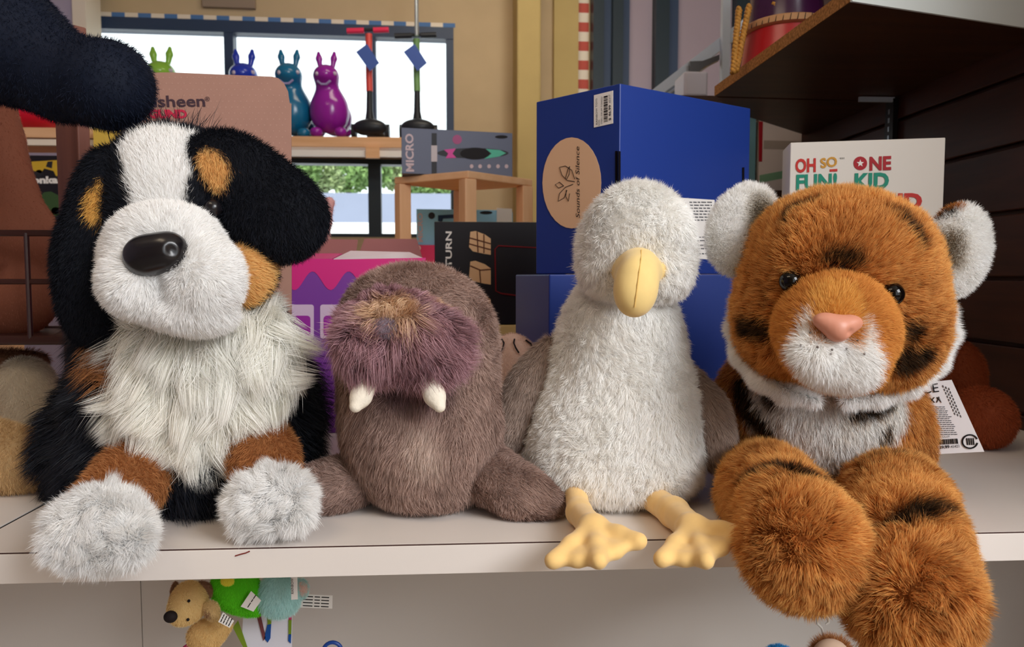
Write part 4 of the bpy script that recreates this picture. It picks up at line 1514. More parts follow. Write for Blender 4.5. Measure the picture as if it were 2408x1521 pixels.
for i in range(5):
    box('slot', (SWX - 0.0116, yb - .01, zu - 0.03 - i * 0.018), (0.0008, 0.005, 0.010), m_steel, br)
# drum
dd = 1.45
dc = on(1832, dd)
zt = zu + TH_ + 0.0005
R_ = m(98, dd)
drum = thing('djembe_drum', 'purple hand drum with red foot and gold ropes, on the dark shelf', 'drum', (dc[0], dc[1], zt))
m_plum, m_rope = mat('plum_lacquer', (66, 22, 66), 0.25, 0.5, noise=0.2, nscale=12), mat('gold_rope', (196, 140, 62), 0.6, 0.3, noise=0.3, nscale=200)
bm = bm_lathe(bmesh.new(), [(R_ * 1.02, 0.0), (R_ * 1.0, 0.006), (R_ * 0.93, 0.045), (R_ * 0.90, 0.060)], (dc[0], dc[1], zt))
from_bm('foot', bm, mat('red_lacquer', (186, 22, 30), 0.3, 0.5), drum, smooth=True, label='red lacquered foot')
bm = bm_lathe(bmesh.new(), [(R_ * 0.90, 0.0605), (R_ * 0.98, 0.064), (R_ * 0.99, 0.074), (R_ * 0.90, 0.078)], (dc[0], dc[1], zt))
from_bm('ring', bm, mat('cream_wrapped_ring', (212, 160, 112), 0.6, 0.3), drum, smooth=True, label='cream wrapped ring')
bm = bmesh.new()
for i in range(40):
    a = 2 * math.pi * i / 40
    c = np.array([dc[0] + R_ * 0.99 * math.cos(a), dc[1] + R_ * .99 * math.sin(a), zt])
    bm_tube(bm, [c + (0, 0, 0.0635), c + (0.002, 0, 0.0745)], 0.0007, 5)
from_bm('binding', bm, m_ink, drum.children[-1])
bm = bm_lathe(bmesh.new(), [(R_ * 0.86, 0.0785), (R_ * 0.80, 0.12), (R_ * 0.84, 0.19), (R_ * 0.98, 0.25), (R_ * 1.05, 0.30)], (dc[0], dc[1], zt))
from_bm('shell', bm, m_plum, drum, smooth=True, label='purple lacquered shell')
bm = bmesh.new()
ring = []
for i in range(160):
    a = 2 * math.pi * i / 80
    for_r = R_ * 0.94 + 0.006 * math.cos(i * 1.9)
    ring.append((dc[0] + for_r * math.cos(a), dc[1] + for_r * math.sin(a), zt + 0.156 + 0.006 * math.sin(i * 1.9) + (0.010 if i >= 80 else 0)))
bm_tube(bm, ring, 0.0055, 6)
from_bm('rope_coil', bm, m_rope, drum, smooth='all')


def twist(pts, r, turns, parent):
    bm = bmesh.new()
    pts = [np.array(p, float) for p in pts]
    L = 40
    for s in (0, math.pi):
        q = []
        for i in range(L):
            t = i / (L - 1) * (len(pts) - 1)
            j = min(int(t), len(pts) - 2)
            p = pts[j] + (pts[j + 1] - pts[j]) * (t - j)
            a = s + turns * 2 * math.pi * i / (L - 1)
            q.append(p + r * 0.6 * np.array([math.cos(a), math.sin(a), 0.0]))
        bm_tube(bm, q, r, 7)
    return from_bm('rope', bm, m_rope, parent, smooth='all')


for pts in ([(1738, 18), (1731, 90), (1724, 172)], [(1762, 12), (1746, 90), (1731, 168)], [(1820, 8), (1832, 50), (1845, 95)]):
    twist([P(x, y, 1.365) for x, y in pts], 0.0042, 9, drum)
# ------------------------------------------------------------------ left side: post, basket, plush toys around the dog
m_post = grain('rosy_wood_post', (118, 74, 62), (142, 92, 78), axis=2, scale=3, stretch=14, rough=0.55)
pn, plf, prt = on(199, 1.15), on(147, 1.18), on(228, 1.165)
post = thing('wooden_post', 'square rosy brown wooden post standing on the shelf left of the cardboard display', 'post', (pn + plf + prt - pn) / 1.0 * 0.5 + prt * 0)
post.location = (float(pn[0]), float(pn[1]) + 0.02, 0)
quad_prism('post_body', [plf, pn, prt, plf + prt - pn], SH, P(197, 72, 1.15)[2], m_post, post, 0.002)
m_wire = mat('dark_brown_wire', (58, 26, 22), 0.4, 0.5)
bas = thing('wire_basket', 'dark brown wire basket hung on the wooden post, holding the brown plush', 'basket', P(40, 800, 1.0))
zr = []
y0_ = PY(60, 650, P(60, 650, 0.98)[1])[1]
xl, xr = P(-130, 650, 0.98)[0], P(150, 650, 0.98)[0]
for yy, rr in ((548, 7.5), (662, 6.5), (800, 11), (772, 4)):
    z_ = PY(70, yy, y0_)[2]
    if yy == 772:
        continue
    pts = [(xl, y0_, z_), (xr, y0_, z_), (xr, y0_ + 0.20, z_), (xl, y0_ + 0.20, z_)]
    tube('rail', pts, m(rr, .98), m_wire, bas, 8, closed=True)
zt_, zb_ = PY(70, 548, y0_)[2], PY(70, 800, y0_)[2]
for xx in (-100, -20, 66, 148):
    x_ = PY(xx, 650, y0_)[0]
    for yy in (y0_, y0_ + 0.20):
        tube('upright', [(x_, yy, zb_), (x_, yy, zt_)], m(6, .98), m_wire, bas, 8)
box('base_panel', ((xl + xr) / 2, y0_ + 0.10, zb_), (xr - xl, 0.19, 0.006), m_wire, bas)
bhook = P(160, 560, 1.165)
tube('hook', [(xr, y0_ + 0.1, zt_), (xr + 0.02, y0_ + 0.1, zt_ + 0.005), (float(plf[0]) + .004, float(plf[1]), zt_ + 0.004)], m(4, .98), m_wire, bas, 8)
# brown plush in the basket
b1 = Solid()
b1.ell((30, 678, 1.09), (112, 118, 80), k=0.03)
b1.ell((60, 560, 1.08), (80, 70, 60), k=0.03)
b1.limb([(-70, 160, 1.08, 78), (-30, 330, 1.08, 76), (12, 460, 1.07, 70), (55, 545, 1.06, 56)], k=0.03)
b1.limb([(-25, 430, 1.04, 30), (-8, 530, 1.03, 36), (-10, 610, 1.04, 25)], k=0.004)
brown = thing('brown_plush', 'smooth brown plush animal sitting in the wire basket, long limb hanging down', 'plush toy', P(30, 790, 1.09))
plush('body', b1, Coat(lin(128, 74, 56)), brown, m_fur, 0.006, 9000, 0.004, 0.0006, 0.4, (0, 0, -1), 0.3, seed=71)
# dark navy plush arm
b2 = Solid().limb([(-260, -260, 0.86, 190), (-80, 20, 0.83, 165), (30, 112, 0.81, 134), (150, 182, 0.80, 104), (244, 198, 0.79, 95)], k=0.02)
b2.ell((262, 203, 0.785), (86, 88, 85), k=0.03)
navy = thing('navy_plush', 'dark navy plush animal hanging at the top left, its arm reaching in over the dog', 'plush toy', P(-200, -200, 0.85))
plush('arm', b2, Coat(lin(16, 21, 34)), navy, m_fur, 0.006, 26000, 0.006, 0.0006, 0.55, (0.4, 0, -0.5), 0.3, vary=0.3, seed=72)
# tan plush ball on the left shelf board, and the cream and brown plush behind it
b3 = Solid().ell((48, 1090, 0.875), (96, 84, 85), k=0.02)
b3.ell((-60, 1075, 0.89), (100, 100, 85), k=0.04).shelf_cut(0.01)
tan = thing('tan_plush', 'tan plush animal with a round fuzzy paw, left of the dog on the shelf', 'plush toy', G(40, 1170))
plush('body', b3, Coat(lin(160, 126, 86)), tan, m_fur, 0.005, 11000, 0.007, 0.0007, 0.5, (0.3, 0, -0.8), 0.3, seed=73)
b4 = Solid().ell((70, 935, 1.03), (62, 90, 60), rot=-10, k=0.02)
b4.ell((45, 890, 1.03), (42, 48, 45), k=0.02)
b4.ell((85, 1030, 1.02), (70, 80, 60), k=0.03).shelf_cut(0.01)
b5 = Solid().ell((-20, 875, 1.05), (75, 50, 60), k=0.02)
b5.ell((55, 846, 1.08), (60, 26, 40), k=0.02)
b5.ell((-40, 970, 1.06), (70, 130, 60), k=0.03).shelf_cut(0.01)
crb = thing('cream_brown_plush', 'cream and brown plush animal lying behind the tan one at the far left', 'plush toy', G(60, 1080))
plush('body', b5, Coat(lin(112, 76, 56)), crb, m_fur, 0.006, 6000, 0.009, 0.0007, 0.5, (0.3, 0, -0.8), 0.4, seed=74, label='brown furry body')
plush('paw', b4, Coat(lin(180, 164, 140)), crb, m_fur, 0.005, 8000, 0.006, 0.0007, 0.5, (0.3, 0, -0.8), 0.3, seed=75, label='cream plush paw')
# pinkish plush with stitched claws between walrus and seagull
b6 = Solid().ell((1206, 905, 1.09), (78, 122, 66), k=0.03)
b6.ell((1195, 1000, 1.09), (80, 90, 66), k=0.03).shelf_cut(0.01)
pkp = thing('pink_plush', 'dusty pink plush paw with stitched claw lines, between the walrus and the seagull', 'plush toy', G(1220, 1040))
pko = plush('paw', b6, Coat(lin(216, 168, 150)), pkp, m_fur, 0.005, 9000, 0.004, 0.0006, 0.4, (0, 0, -1), 0.3, seed=76)
for st in ([(1180, 797), (1185, 806), (1182, 818), (1176, 830)], [(1210, 797), (1208, 806), (1213, 818), (1220, 829)], [(1236, 799), (1248, 808), (1256, 822)]):
    tube('stitched_claw', list(b6.hit(st) - FW * 0.003), 0.0012, m_ink, pko, 6)
# rust plush at the right
b7 = Solid().ell((2308, 985, 1.09), (76, 76, 75), k=0.02)
b7.ell((2250, 900, 1.2), (60, 78, 60), k=0.03)
b7.ell((2235, 960, 1.21), (60, 90, 50), k=0.03)
b7.ell((2262, 850, 1.2), (40, 60, 40), rot=30, k=0.02).shelf_cut(0.01)
rust = thing('rust_plush', 'rust brown plush animal lying behind the tiger tag at the right', 'plush toy', G(2280, 1060))
plush('body', b7, Coat(lin(112, 48, 24)), rust, m_fur, 0.005, 10000, 0.006, 0.0007, 0.5, (0.2, 0, -0.8), 0.3, seed=77)
# ------------------------------------------------------------------ goods further back
m_beech, m_beech2 = grain('beech_wood', (220, 170, 126), (234, 188, 146), axis=0, scale=4, stretch=10), None
m_table = mat('cream_table_top', (222, 196, 138), 0.5, 0.3)
zt = P(1220, 767, 1.6)[2]
tl, tr = P(380, 767, 1.6), P(1420, 767, 1.6)
tab = thing('display_table', 'long cream display table behind the shelf, carrying the scooter boxes', 'table', ((tl[0] + tr[0]) / 2, tl[1] + 0.65, FLZ))
box('table_top', ((tl[0] + tr[0]) / 2, tl[1] + 0.65, zt - 0.011), (tr[0] - tl[0], 1.3, 0.021), m_table, tab, bev=0.002)
for sx in (0.06, 0.94):
    for sy in (0.06, 1.24):
        x_ = tl[0] + (tr[0] - tl[0]) * sx
        box('leg', (x_, tl[1] + sy, (FLZ + zt - 0.022) / 2), (0.05, 0.05, zt - 0.022 - FLZ), m_table, tab)
zt += 0.0006
# black net-game box
m_blk = mat('black_carton', (20, 18, 26), 0.4, 0.4)
A5, B5 = on(1023, 1.64), on(1330, 1.66)
z1 = P(1023, 522, 1.64)[2]
rb = thing('return_net_box', 'black carton with white upright lettering and three cream pictures, on the cream table', 'box', (A5 + B5) / 2 + np.array([0, .05, zt]))
quad_prism('carton', [A5, B5, B5 + (0, .10, 0), A5 + (0, .10, 0)], zt, z1, m_blk, rb)
f, u, n = face_map(A5, B5, 0, 1)
ftext('lettering', 'RETURN', f, u, n, (1062, 664), (1062, 546), 14, m_paper, rb, bold=0.02)
m_pic = mat('cream_picture', (226, 184, 140), 0.5, 0.3)
m_pline = mat('brown_print', (110, 70, 54), 0.6, 0.2)
fo, _, _ = face_map(A5, B5, 0, 1, 0.0010)
for y, pat in ((545, 0), (615, 1), (688, 2)):
    patch('picture', f, n, [(1106, y), (1118, y - 2), (1140, y + 6), (1154, y + 16), (1154, y + 54), (1140, y + 52), (1112, y + 46), (1103, y + 36)], m_pic, rb)
    pc = rb.children[-1]
    bm = bmesh.new()
    lines = ([[(1104, y + 14), (1154, y + 28)], [(1103, y + 28), (1154, y + 42)], [(1122, y), (1124, y + 48)], [(1138, y + 6), (1138, y + 50)]],
             [[(1106, y + 10), (1130, y + 20), (1154, y + 18)], [(1128, y + 20), (1130, y + 50)]],
             [[(1106, y + 10), (1152, y + 48)], [(1110, y + 44), (1150, y + 14)]])[pat]
    for l_ in lines:
        bm_tube(bm, [fo(*q) for q in l_], 0.0014, 5)
    from_bm('drawing_line', bm, m_pline, pc)
tube('net_outline', [f(*q) + n * .0005 for q in [(1172, 578), (1290, 584), (1290, 706), (1240, 698), (1178, 690), (1166, 684), (1164, 586)]], 0.0016, mat('dark_red_print', (120, 26, 34), 0.6, 0.2), rb, 6, closed=True, label='red printed frame outline')
# low beech table holding scooter boxes
zt2 = P(1102, 404, 2.0)[2]
Nn_, Ln_, Rn_ = on(1102, 2.0), on(930, 2.13), on(1252, 2.18)
st = thing('beech_stand', 'square beech stand with four legs on the cream table, under the grey scooter box', 'stand', (Nn_ + Ln_ + Rn_ - Nn_) * 0.5 + (Rn_ - Rn_))
st.location = (*((Ln_ + Rn_) / 2)[:2], zt)
quad_prism('stand_top', [Nn_, Rn_, Ln_ + Rn_ - Nn_, Ln_], zt2 - 0.020, zt2, m_beech, st, 0.003)
m_beechz = grain('beech_wood_upright', (220, 170, 126), (234, 188, 146), axis=2, scale=4, stretch=10)
cen = (Ln_ + Rn_) / 2
for c in (Nn_, Ln_, Rn_, Ln_ + Rn_ - Nn_):
    c = c + (cen - c) * 0.12
    box('leg', (c[0], c[1], (zt + zt2 - 0.0205) / 2), (0.036, 0.036, zt2 - 0.0205 - zt), m_beechz, st, rz=0.55, bev=0.003)
zt2 += 0.0006
# grey scooter box
m_grey = mat('slate_grey_carton', (92, 98, 122), 0.45, 0.35)
m_greyd = mat('charcoal_print', (36, 36, 42), 0.5, 0.3)
m_lav = mat('pale_mauve_ink', (206, 184, 190), 0.5, 0.3)
A6, B6 = on(948, 2.06), on(1205, 2.14)
z1 = P(1076, 312, 2.10)[2]
gx = thing('scooter_box', 'slate grey scooter carton with pink and green picture, on top of the beech stand', 'box', (A6 + B6) / 2 + np.array([0, .05, zt2]))
quad_prism('carton', [A6, B6, B6 + (-.01, .12, 0), A6 + (-.01, .12, 0)], zt2, z1, m_grey, gx)
f, u, n = face_map(A6, B6, 0, 1)
f2, _, _ = face_map(A6, B6, 0, 1, 0.0009)
f3, _, _ = face_map(A6, B6, 0, 1, 0.0016)
ftext('lettering', 'MICRO', f, u, n, (973, 405), (971, 316), 18, m_lav, gx, bold=0.03)
patch('scooter_picture', f, n, ellipse(1112, 360, 84, 12), m_greyd, gx, label='printed scooter deck')
sp_ = gx.children[-1]
patch('deck', f2, n, ellipse(1117, 361, 35, 14), m_ink, sp_)
patch('pink_trim', f2, n, [(1044, 352), (1072, 349), (1064, 361), (1073, 371), (1048, 372), (1054, 361)], mat('print_pink', (220, 70, 160), 0.5, 0.3), sp_)
patch('green_trim', f2, n, [(1142, 350), (1176, 353), (1190, 360), (1174, 368), (1138, 374), (1156, 361)], mat('print_mint', (84, 190, 160), 0.5, 0.3), sp_)
patch('handle_post', f, n, [(1015, 313), (1027, 313), (1027, 411), (1015, 411)], m_greyd, gx)
patch('silver_clamp', f2, n, [(1014, 342), (1028, 342), (1028, 380), (1014, 380)], mat('print_silver', (190, 176, 178), 0.4, 0.4), gx)
patch('round_badge', f, n, ellipse(1075, 328, 11, 11), mat('print_mauve_pink', (172, 80, 130), 0.5, 0.3), gx)
patch('maker_badge', f, n, ellipse(1179, 322, 15, 4), m_ink, gx)
for x in (1109, 1129, 1150, 1171, 1191):
    patch('icon', f, n, ellipse(x, 391, 4.5, 5, 8), m_lav, gx)
# light blue scooter box and the pink carton below it
m_sky = mat('sky_blue_carton', (140, 200, 230), 0.45, 0.35)
A7, B7, C7 = on(981, 2.44), on(1166, 2.48), on(1206, 2.56)
zb, z1 = P(1070, 577, 2.46)[2], P(1070, 494, 2.46)[2]
pkb = thing('pink_carton', 'bright pink carton under the light blue scooter box, beside the black box', 'box', (A7 + C7) / 2 + np.array([0, .04, zt]))
A8, B8 = on(970, 2.43), on(1150, 2.43)
quad_prism('carton', [A8, B8, B8 + (0, .14, 0), A8 + (0, .14, 0)], zt, zb - 0.0006, mat('hot_pink_carton', (224, 60, 110), 0.45, 0.35), pkb)
ff, uu, nn_ = face_map(A8, B8, 0, 1)
ftext('lettering', 'D', ff, uu, nn_, (981, 588), (989, 588), 10, m_paper, pkb, bold=0.03)
sb = thing('scooter_box', 'light blue scooter carton under the beech stand, behind the black box', 'box', (A7 + C7) / 2 + np.array([0, .04, zb]))
quad_prism('carton', [A7, B7, C7, A7 + C7 - B7], zb, z1, m_sky, sb)
f, u, n = face_map(A7, B7, 0, 1)
ftext('lettering', 'MICRO', f, u, n, (994, 570), (993, 502), 11, m_lav, sb, bold=0.03)
patch('round_badge', f, n, ellipse(1015, 507, 8, 8), m_greyd, sb)
patch('scooter_picture', f, n, [(1030, 506), (1085, 503), (1085, 512), (1042, 514), (1040, 522), (1030, 520)], mat('print_navy', (30, 60, 96), 0.5, 0.3), sb)
patch('maker_badge', f, n, ellipse(1143, 500, 15, 4), m_ink, sb)
fs, us, ns_ = face_map(B7, C7, 0, 1)
patch('side_panel', fs, ns_, [(1168, 489), (1204, 491), (1204, 570), (1168, 570)], m_paper, sb)

# ---- the beech window shelf with hoppers and scooters
Ys = 3.40
zs = PY(800, 321, Ys)[2]
x0, x1 = PY(200, 321, Ys)[0], PY(1010, 321, Ys)[0]
wsf = thing('window_shelf', 'long beech shelf in front of the window, carrying hopper animals and scooters', 'shelf', ((x0 + x1) / 2, Ys + .17, zs - 0.06))
zb_ = PY(800, 346, Ys)[2]
box('board', ((x0 + x1) / 2, Ys + 0.17, (zs + zb_) / 2), (x1 - x0, 0.34, zs - zb_), m_beech, wsf, bev=0.004)
for xx in (330, 877):
    a = PY(xx, 358, Ys)
    box('bracket', (a[0], Ys - 0.010, zb_ - 0.030), (0.072, 0.022, 0.058), m_beech, wsf)
a, b = PY(200, 347, Ys), PY(1010, 369, Ys)
box('apron', ((x0 + x1) / 2, Ys + 0.012, (a[2] + b[2]) / 2), (x1 - x0, 0.02, a[2] - b[2]), mat('white_apron', (240, 236, 232), 0.5, 0.3), wsf, label='white strip under the shelf board')
box('wall_cleat', ((x0 + x1) / 2, Ys + 0.385, (zs + zb_) / 2), (x1 - x0, 0.09, 0.04), m_beech, wsf)
zs += 0.0005


def hopper(px_, yt, d, rgb, label, sc=1.0):
    """inflatable hopping animal with two upright ears, on the window shelf"""
    o = thing('hopper_toy', label, 'ride-on toy', PY(px_, 320, d + CAM[1]), 'hopper animals on the window shelf')
    o.location[2] = zs
    mm_ = mat('vinyl_%d_%d_%d' % rgb, rgb, 0.2, 0.5)
    base = 318
    Y = lambda y: base - (318 - y) * sc
    X = lambda x: px_ + (x - 772) * sc
    s = Solid()
    s.ell((X(775), Y(262), d), (45 * sc, 48 * sc, 40 * sc), k=0.05)
    s.ell((X(786), Y(272), d + .16), (40 * sc, 42 * sc, 70 * sc), k=0.06)
    s.limb([(X(773), Y(235), d - .01, 36 * sc), (X(769), Y(195), d - .03, 25 * sc), (X(768), Y(176), d - .05, 25 * sc)], k=0.04)
    s.ell((X(766), Y(175), d - .07), (29 * sc, 23 * sc, 34 * sc), k=0.03)
    V, Q, N = s.mesh(0.016)
    zmin = V[:, 2].min()
    b = mesh_np('body', V, [Q], mm_, o, True)
    for ex in (750, 785):
        e = Solid().limb([(X(ex + (3 if ex < 768 else -3)), Y(156), d - .05, 5 * sc), (X(ex), Y(134), d - .05, 7.5 * sc), (X(ex - (1 if ex < 768 else -1)), Y(121), d - .05, 4 * sc)])
        V, Q, N = e.mesh(0.008)
        mesh_np('ear', V, [Q], mm_, b, True)
    for fx, fd in ((744, -.07), (801, -.07), (750, .26), (812, .26)):
        e = Solid().ell((X(fx), Y(307), d + fd), (15 * sc, 12 * sc, 16 * sc))
        V, Q, N = e.mesh(0.012)
        mesh_np('foot', V, [Q], mm_, o, True)
    for ex in (745, 786):
        c = s.hit([(X(ex), Y(168))])[0] + FW * m(2.2 * sc, d)
        bm = bmesh.new()
        bmesh.ops.create_uvsphere(bm, u_segments=12, v_segments=8, radius=m(4.6 * sc, d), matrix=Matrix.Translation(Vector(c)))
        from_bm('eye', bm, mat('pale_eye_patch', (206, 196, 214), 0.4, 0.4), b, smooth='all', label='pale round eye patch')
    mo_ = s.hit([(X(746), Y(186)), (X(756), Y(194)), (X(768), Y(194)), (X(777), Y(186))]) - FW * 0.003
    tube('mouth', list(mo_), 0.006, mat('pale_mouth', (190, 180, 226), 0.4, 0.4), b, 6, label='pale smiling mouth')
    # set the toy down on the board
    lo = min(min((o2.matrix_basis @ Vector(v.co)).z for v in o2.data.vertices) for o2 in o.children)
    o.location[2] = zs - lo + 0.0004
    return o


hopper(772, 118, 4.08, (150, 30, 160), 'purple hopper animal standing on the window shelf, nearest the red scooter')
hopper(684, 108, 4.12, (20, 110, 156), 'teal blue hopper animal standing beside the purple one', 1.04)
hopper(578, 104, 4.16, (34, 60, 190), 'royal blue hopper animal half hidden behind the cardboard display top', 1.06)
hopper(384, 98, 4.16, (150, 206, 76), 'lime green hopper animal peeking over the cardboard display', 1.09)


def scooter(px_, label, bar, stem, tagc, ytop, dx):
    d = 4.05
    o = thing('kick_scooter', label, 'scooter', PY(px_ + 4, 300, Ys + 0.1), 'scooters on the window shelf')
    o.location[2] = zs
    yy = Ys + 0.10
    q = lambda x, y, e=0.0: PY(x, y, yy + e)
    tube('stem', [q(px_ - 1, ytop + 14), q(px_, 180), q(px_ + 1, 215)], m(8, d), stem, o, 12)
    tube('lower_stem', [q(px_ + 1, 215), q(px_ + 1, 262), q(px_ + 2, 292)], [m(7, d), m(8, d), m(13, d)], m_blkp, o, 12)
    tube('handlebar', [q(px_ - 50, ytop + 6), q(px_ - 2, ytop + 4), q(px_ + 44, ytop + 2)], m(4, d), m_blkp, o, 10)
    for a, b in ((-52, -12), (10, 46)):
        tube('grip', [q(px_ + a, ytop + 7 - (a + 52) * .03), q(px_ + b, ytop + 7 - (b + 52) * .03)], m(6.5, d), bar, o, 12)
    s = Solid().ell((px_ + 2, 300, d - .02), (40, 20, 24), k=0.01)
    V, Q, N = s.mesh(0.012)
    V[:, 2] = np.maximum(V[:, 2], zs + 0.018)
    mesh_np('steering_head', V, [Q], m_blkp, o, True)
    box('deck', (q(px_ + 10, 305)[0], yy + 0.12, zs + 0.05), (0.11, 0.24, 0.02), m_blkp, o, bev=0.008)
    for a in (-34, 44):
        c = q(px_ + a, 306)
        bm = bm_tube(bmesh.new(), [(c[0] - 0.012, yy - .02, zs + 0.042), (c[0] + 0.012, yy - .02, zs + 0.042)], 0.041, 18)
        from_bm('wheel', bm, m_blkp, o, smooth=True)
    c = q(px_ + 14, 306)
    bm = bm_tube(bmesh.new(), [(c[0] - 0.015, yy + .2, zs + 0.034), (c[0] + 0.015, yy + .2, zs + 0.034)], 0.0335, 18)
    from_bm('wheel', bm, m_blkp, o, smooth=True)
    c = [(px_ + dx - 28, 122), (px_ + dx - 2, 103), (px_ + dx + 27, 148), (px_ + dx + 5, 167)]
    prism('price_tag', [q(*k_, e=-0.05) for k_ in c], (0, 0.003, 0), m_tagblue, o, label='blue swing tag')
    return o


m_blkp = mat('black_plastic_satin', (34, 38, 46), 0.4, 0.4)
m_tagblue = mat('blue_swing_tag', (64, 92, 168), 0.5, 0.3)
scooter(868, 'red kick scooter with a blue tag on the window shelf', mat('red_grip', (226, 50, 90), 0.5, 0.3), mat('red_stem', (216, 76, 70), 0.35, 0.5), None, 66, -3)
scooter(980, 'green and black kick scooter with a blue tag, right of the red one', m_blkp, mat('green_stem', (112, 156, 96), 0.35, 0.5), None, 78, -3)
rod = tag(tube('ceiling_rod', [PY(980, 84, Ys + .02), (PY(980, 84, Ys + .02)[0], Ys + .02, CLZ)], 0.011, m_steel, None, 10, loc=tuple(PY(980, 84, Ys + .02))), 'thin silver rod hanging from the ceiling above the green scooter', 'rod')

# ---- shelf unit at the far left with red toy, truck box and yellow box
D2 = 2.5
y2 = P(100, 650, D2)[1]
un = thing('beech_shelf_unit', 'beech shelf unit at the far left behind the wooden post', 'shelf unit', (P(120, 650, D2)[0], y2 + .15, FLZ))
za, zb = PY(100, 300, y2)[2], PY(100, 323, y2)[2]
xa, xb = PY(-120, 320, y2)[0], PY(292, 320, y2)[0]
box('shelf', ((xa + xb) / 2, y2 + 0.16, (za + zb) / 2), (xb - xa, 0.32, za - zb), m_beech, un)
box('trim_strip', ((xa + xb) / 2, y2 + 0.02, PY(100, 333, y2)[2]), (xb - xa, 0.02, m(14, D2)), m_cream, un)
zc = PY(100, 520, y2)[2]
box('shelf', ((xa + xb) / 2, y2 + 0.16, zc - 0.014), (xb - xa, 0.32, 0.028), m_beech, un)
for x_ in (xa + 0.018, xb - 0.018):
    box('side_panel', (x_, y2 + 0.16, (FLZ + zb) / 2 - 0.0005), (0.03, 0.30, zb - FLZ - 0.001), m_beechz, un)
s = Solid().ell((95, 268, D2 + .14), (72, 34, 60), k=0.04)
s.ell((30, 262, D2 + .14), (60, 40, 60), k=0.04)
V, Q, N = s.mesh(0.01)
V[:, 2] = np.maximum(V[:, 2], za + 0.0006)
tag(mesh_np('red_ball_toy', V, [Q], mat('red_vinyl', (214, 20, 60), 0.2, 0.5), None, True), 'glossy red vinyl toy lying on the far left beech shelf', 'toy')
tb_ = thing('toy_truck_box', 'black toy truck carton with yellow truck picture, on the lower left shelf', 'box', (PY(110, 520, y2 + .06)[0], y2 + .1, zc))
q0, q1 = PY(40, 516, y2 + .05), PY(150, 366, y2 + .05)
box('carton', ((q0[0] + q1[0]) / 2, y2 + 0.11, (zc + q1[2]) / 2 + .0003), (q1[0] - q0[0], 0.12, q1[2] - zc - .0006), m_blk, tb_)
A9, B9 = np.array([q0[0], y2 + .05, 0]), np.array([q1[0], y2 + .05, 0])
f, u, n = face_map(A9, B9, 0, 1)
ftext('lettering', 'Tonka', f, u, n, (58, 431), (138, 430), 15, m_paper, tb_, bold=0.05)
m_yel = mat('truck_yellow', (206, 168, 50), 0.5, 0.3)
patch('truck_picture', f, n, [(74, 380), (140, 376), (142, 412), (132, 414), (126, 402), (104, 396), (96, 408), (76, 400)], m_yel, tb_)
fw2, _, _ = face_map(A9, B9, 0, 1, 0.0009)
patch('cab_window', fw2, n, [(112, 380), (124, 379), (122, 396), (108, 392)], m_greyd, tb_.children[-1])
patch('wheel_picture', f, n, ellipse(92, 408, 10, 9, 14), m_greyd, tb_)
patch('green_truck_picture', f, n, [(86, 470), (104, 452), (120, 450), (142, 462), (142, 508), (88, 512)], mat('truck_green', (58, 84, 50), 0.6, 0.2), tb_)
patch('gold_medal', f, n, ellipse(131, 496, 11, 9, 16), m_yel, tb_)
yb_ = thing('yellow_box', 'small yellow carton with green toy on it, between the post and the cardboard', 'box', (PY(264, 300, y2)[0], y2 + .1, PY(264, 376, y2)[2]))
q0, q1 = PY(236, 375, y2 - .02), PY(292, 306, y2 - .02)
box('carton', ((q0[0] + q1[0]) / 2, y2 + 0.03 - 0.062, (q0[2] + q1[2]) / 2), (q1[0] - q0[0], 0.06, q1[2] - q0[2]), mat('pale_yellow_carton', (224, 190, 84), 0.5, 0.3), yb_)
s = Solid().ell((262, 293, D2 + .13), (40, 12, 30), k=0.02)
V, Q, N = s.mesh(0.006)
V[:, 2] = np.maximum(V[:, 2], za + 0.0006)
tag(mesh_np('green_toy', V, [Q], mat('toy_green', (40, 120, 50), 0.4, 0.4), None, True), 'small dark green toy lying on the beech shelf beside the cardboard display', 'toy')

# ---- right background: steel rack, white case, picture boxes
m_alu = mat('pale_blue_steel', (176, 192, 214), 0.35, 0.5)
rk = thing('steel_rack', 'pale steel rack with a slanting rail and black clip, behind the blue boxes', 'rack', (*on(1702, 2.3)[:2], FLZ))
dr = 2.3
pa, pb = P(1500, 243, dr), P(1770, 36, dr)
prism('slanting_rail', [P(1520, 222, dr), P(1770, 28, dr), P(1770, 62, dr), P(1556, 222, dr)], FW * 0.02, m_alu, rk)
a = P(1702, 100, dr)
box('upright', (a[0], a[1] - .012, (FLZ + CLZ) / 2), (m(18, dr), 0.022, CLZ - FLZ - 0.002), m_alu, rk)
a2 = P(1560, 100, dr + .4)
prism('clip', [P(1622, 144, dr - .03), P(1652, 143, dr - .03), P(1692, 128, dr - .03), P(1692, 140, dr - .03), P(1655, 158, dr - .03), P(1636, 176, dr - .03), P(1606, 208, dr - .03), P(1597, 205, dr - .03), P(1618, 172, dr - .03), P(1624, 162, dr - .03)],
      FW * 0.02, mat('black_clip', (52, 46, 48), 0.3, 0.5), rk, label='black plastic clip')
prism('lower_rail', [P(1556, 226, dr + .02), P(1690, 130, dr + .02), P(1690, 137, dr + .02), P(1566, 226, dr + .02)], FW * 0.02, m_alu, rk)
m_white = mat('white_enamel', (222, 222, 236), 0.4, 0.4)
D3 = 2.0
y3 = P(1800, 650, D3)[1]
zr_ = PY(1850, 448, y3)[2]
xa, xb = PY(1560, 448, y3)[0], PY(2070, 448, y3)[0]
ur = thing('dark_rack', 'dark wooden rack with two shelves behind the white game box', 'shelf unit', ((xa + xb) / 2, y3 + .1, FLZ))
box('shelf', ((xa + xb) / 2, y3 + 0.11, zr_ - 0.012), (xb - xa, 0.24, 0.023), m_under, ur)
zq = PY(1640, 226, y3)[2]
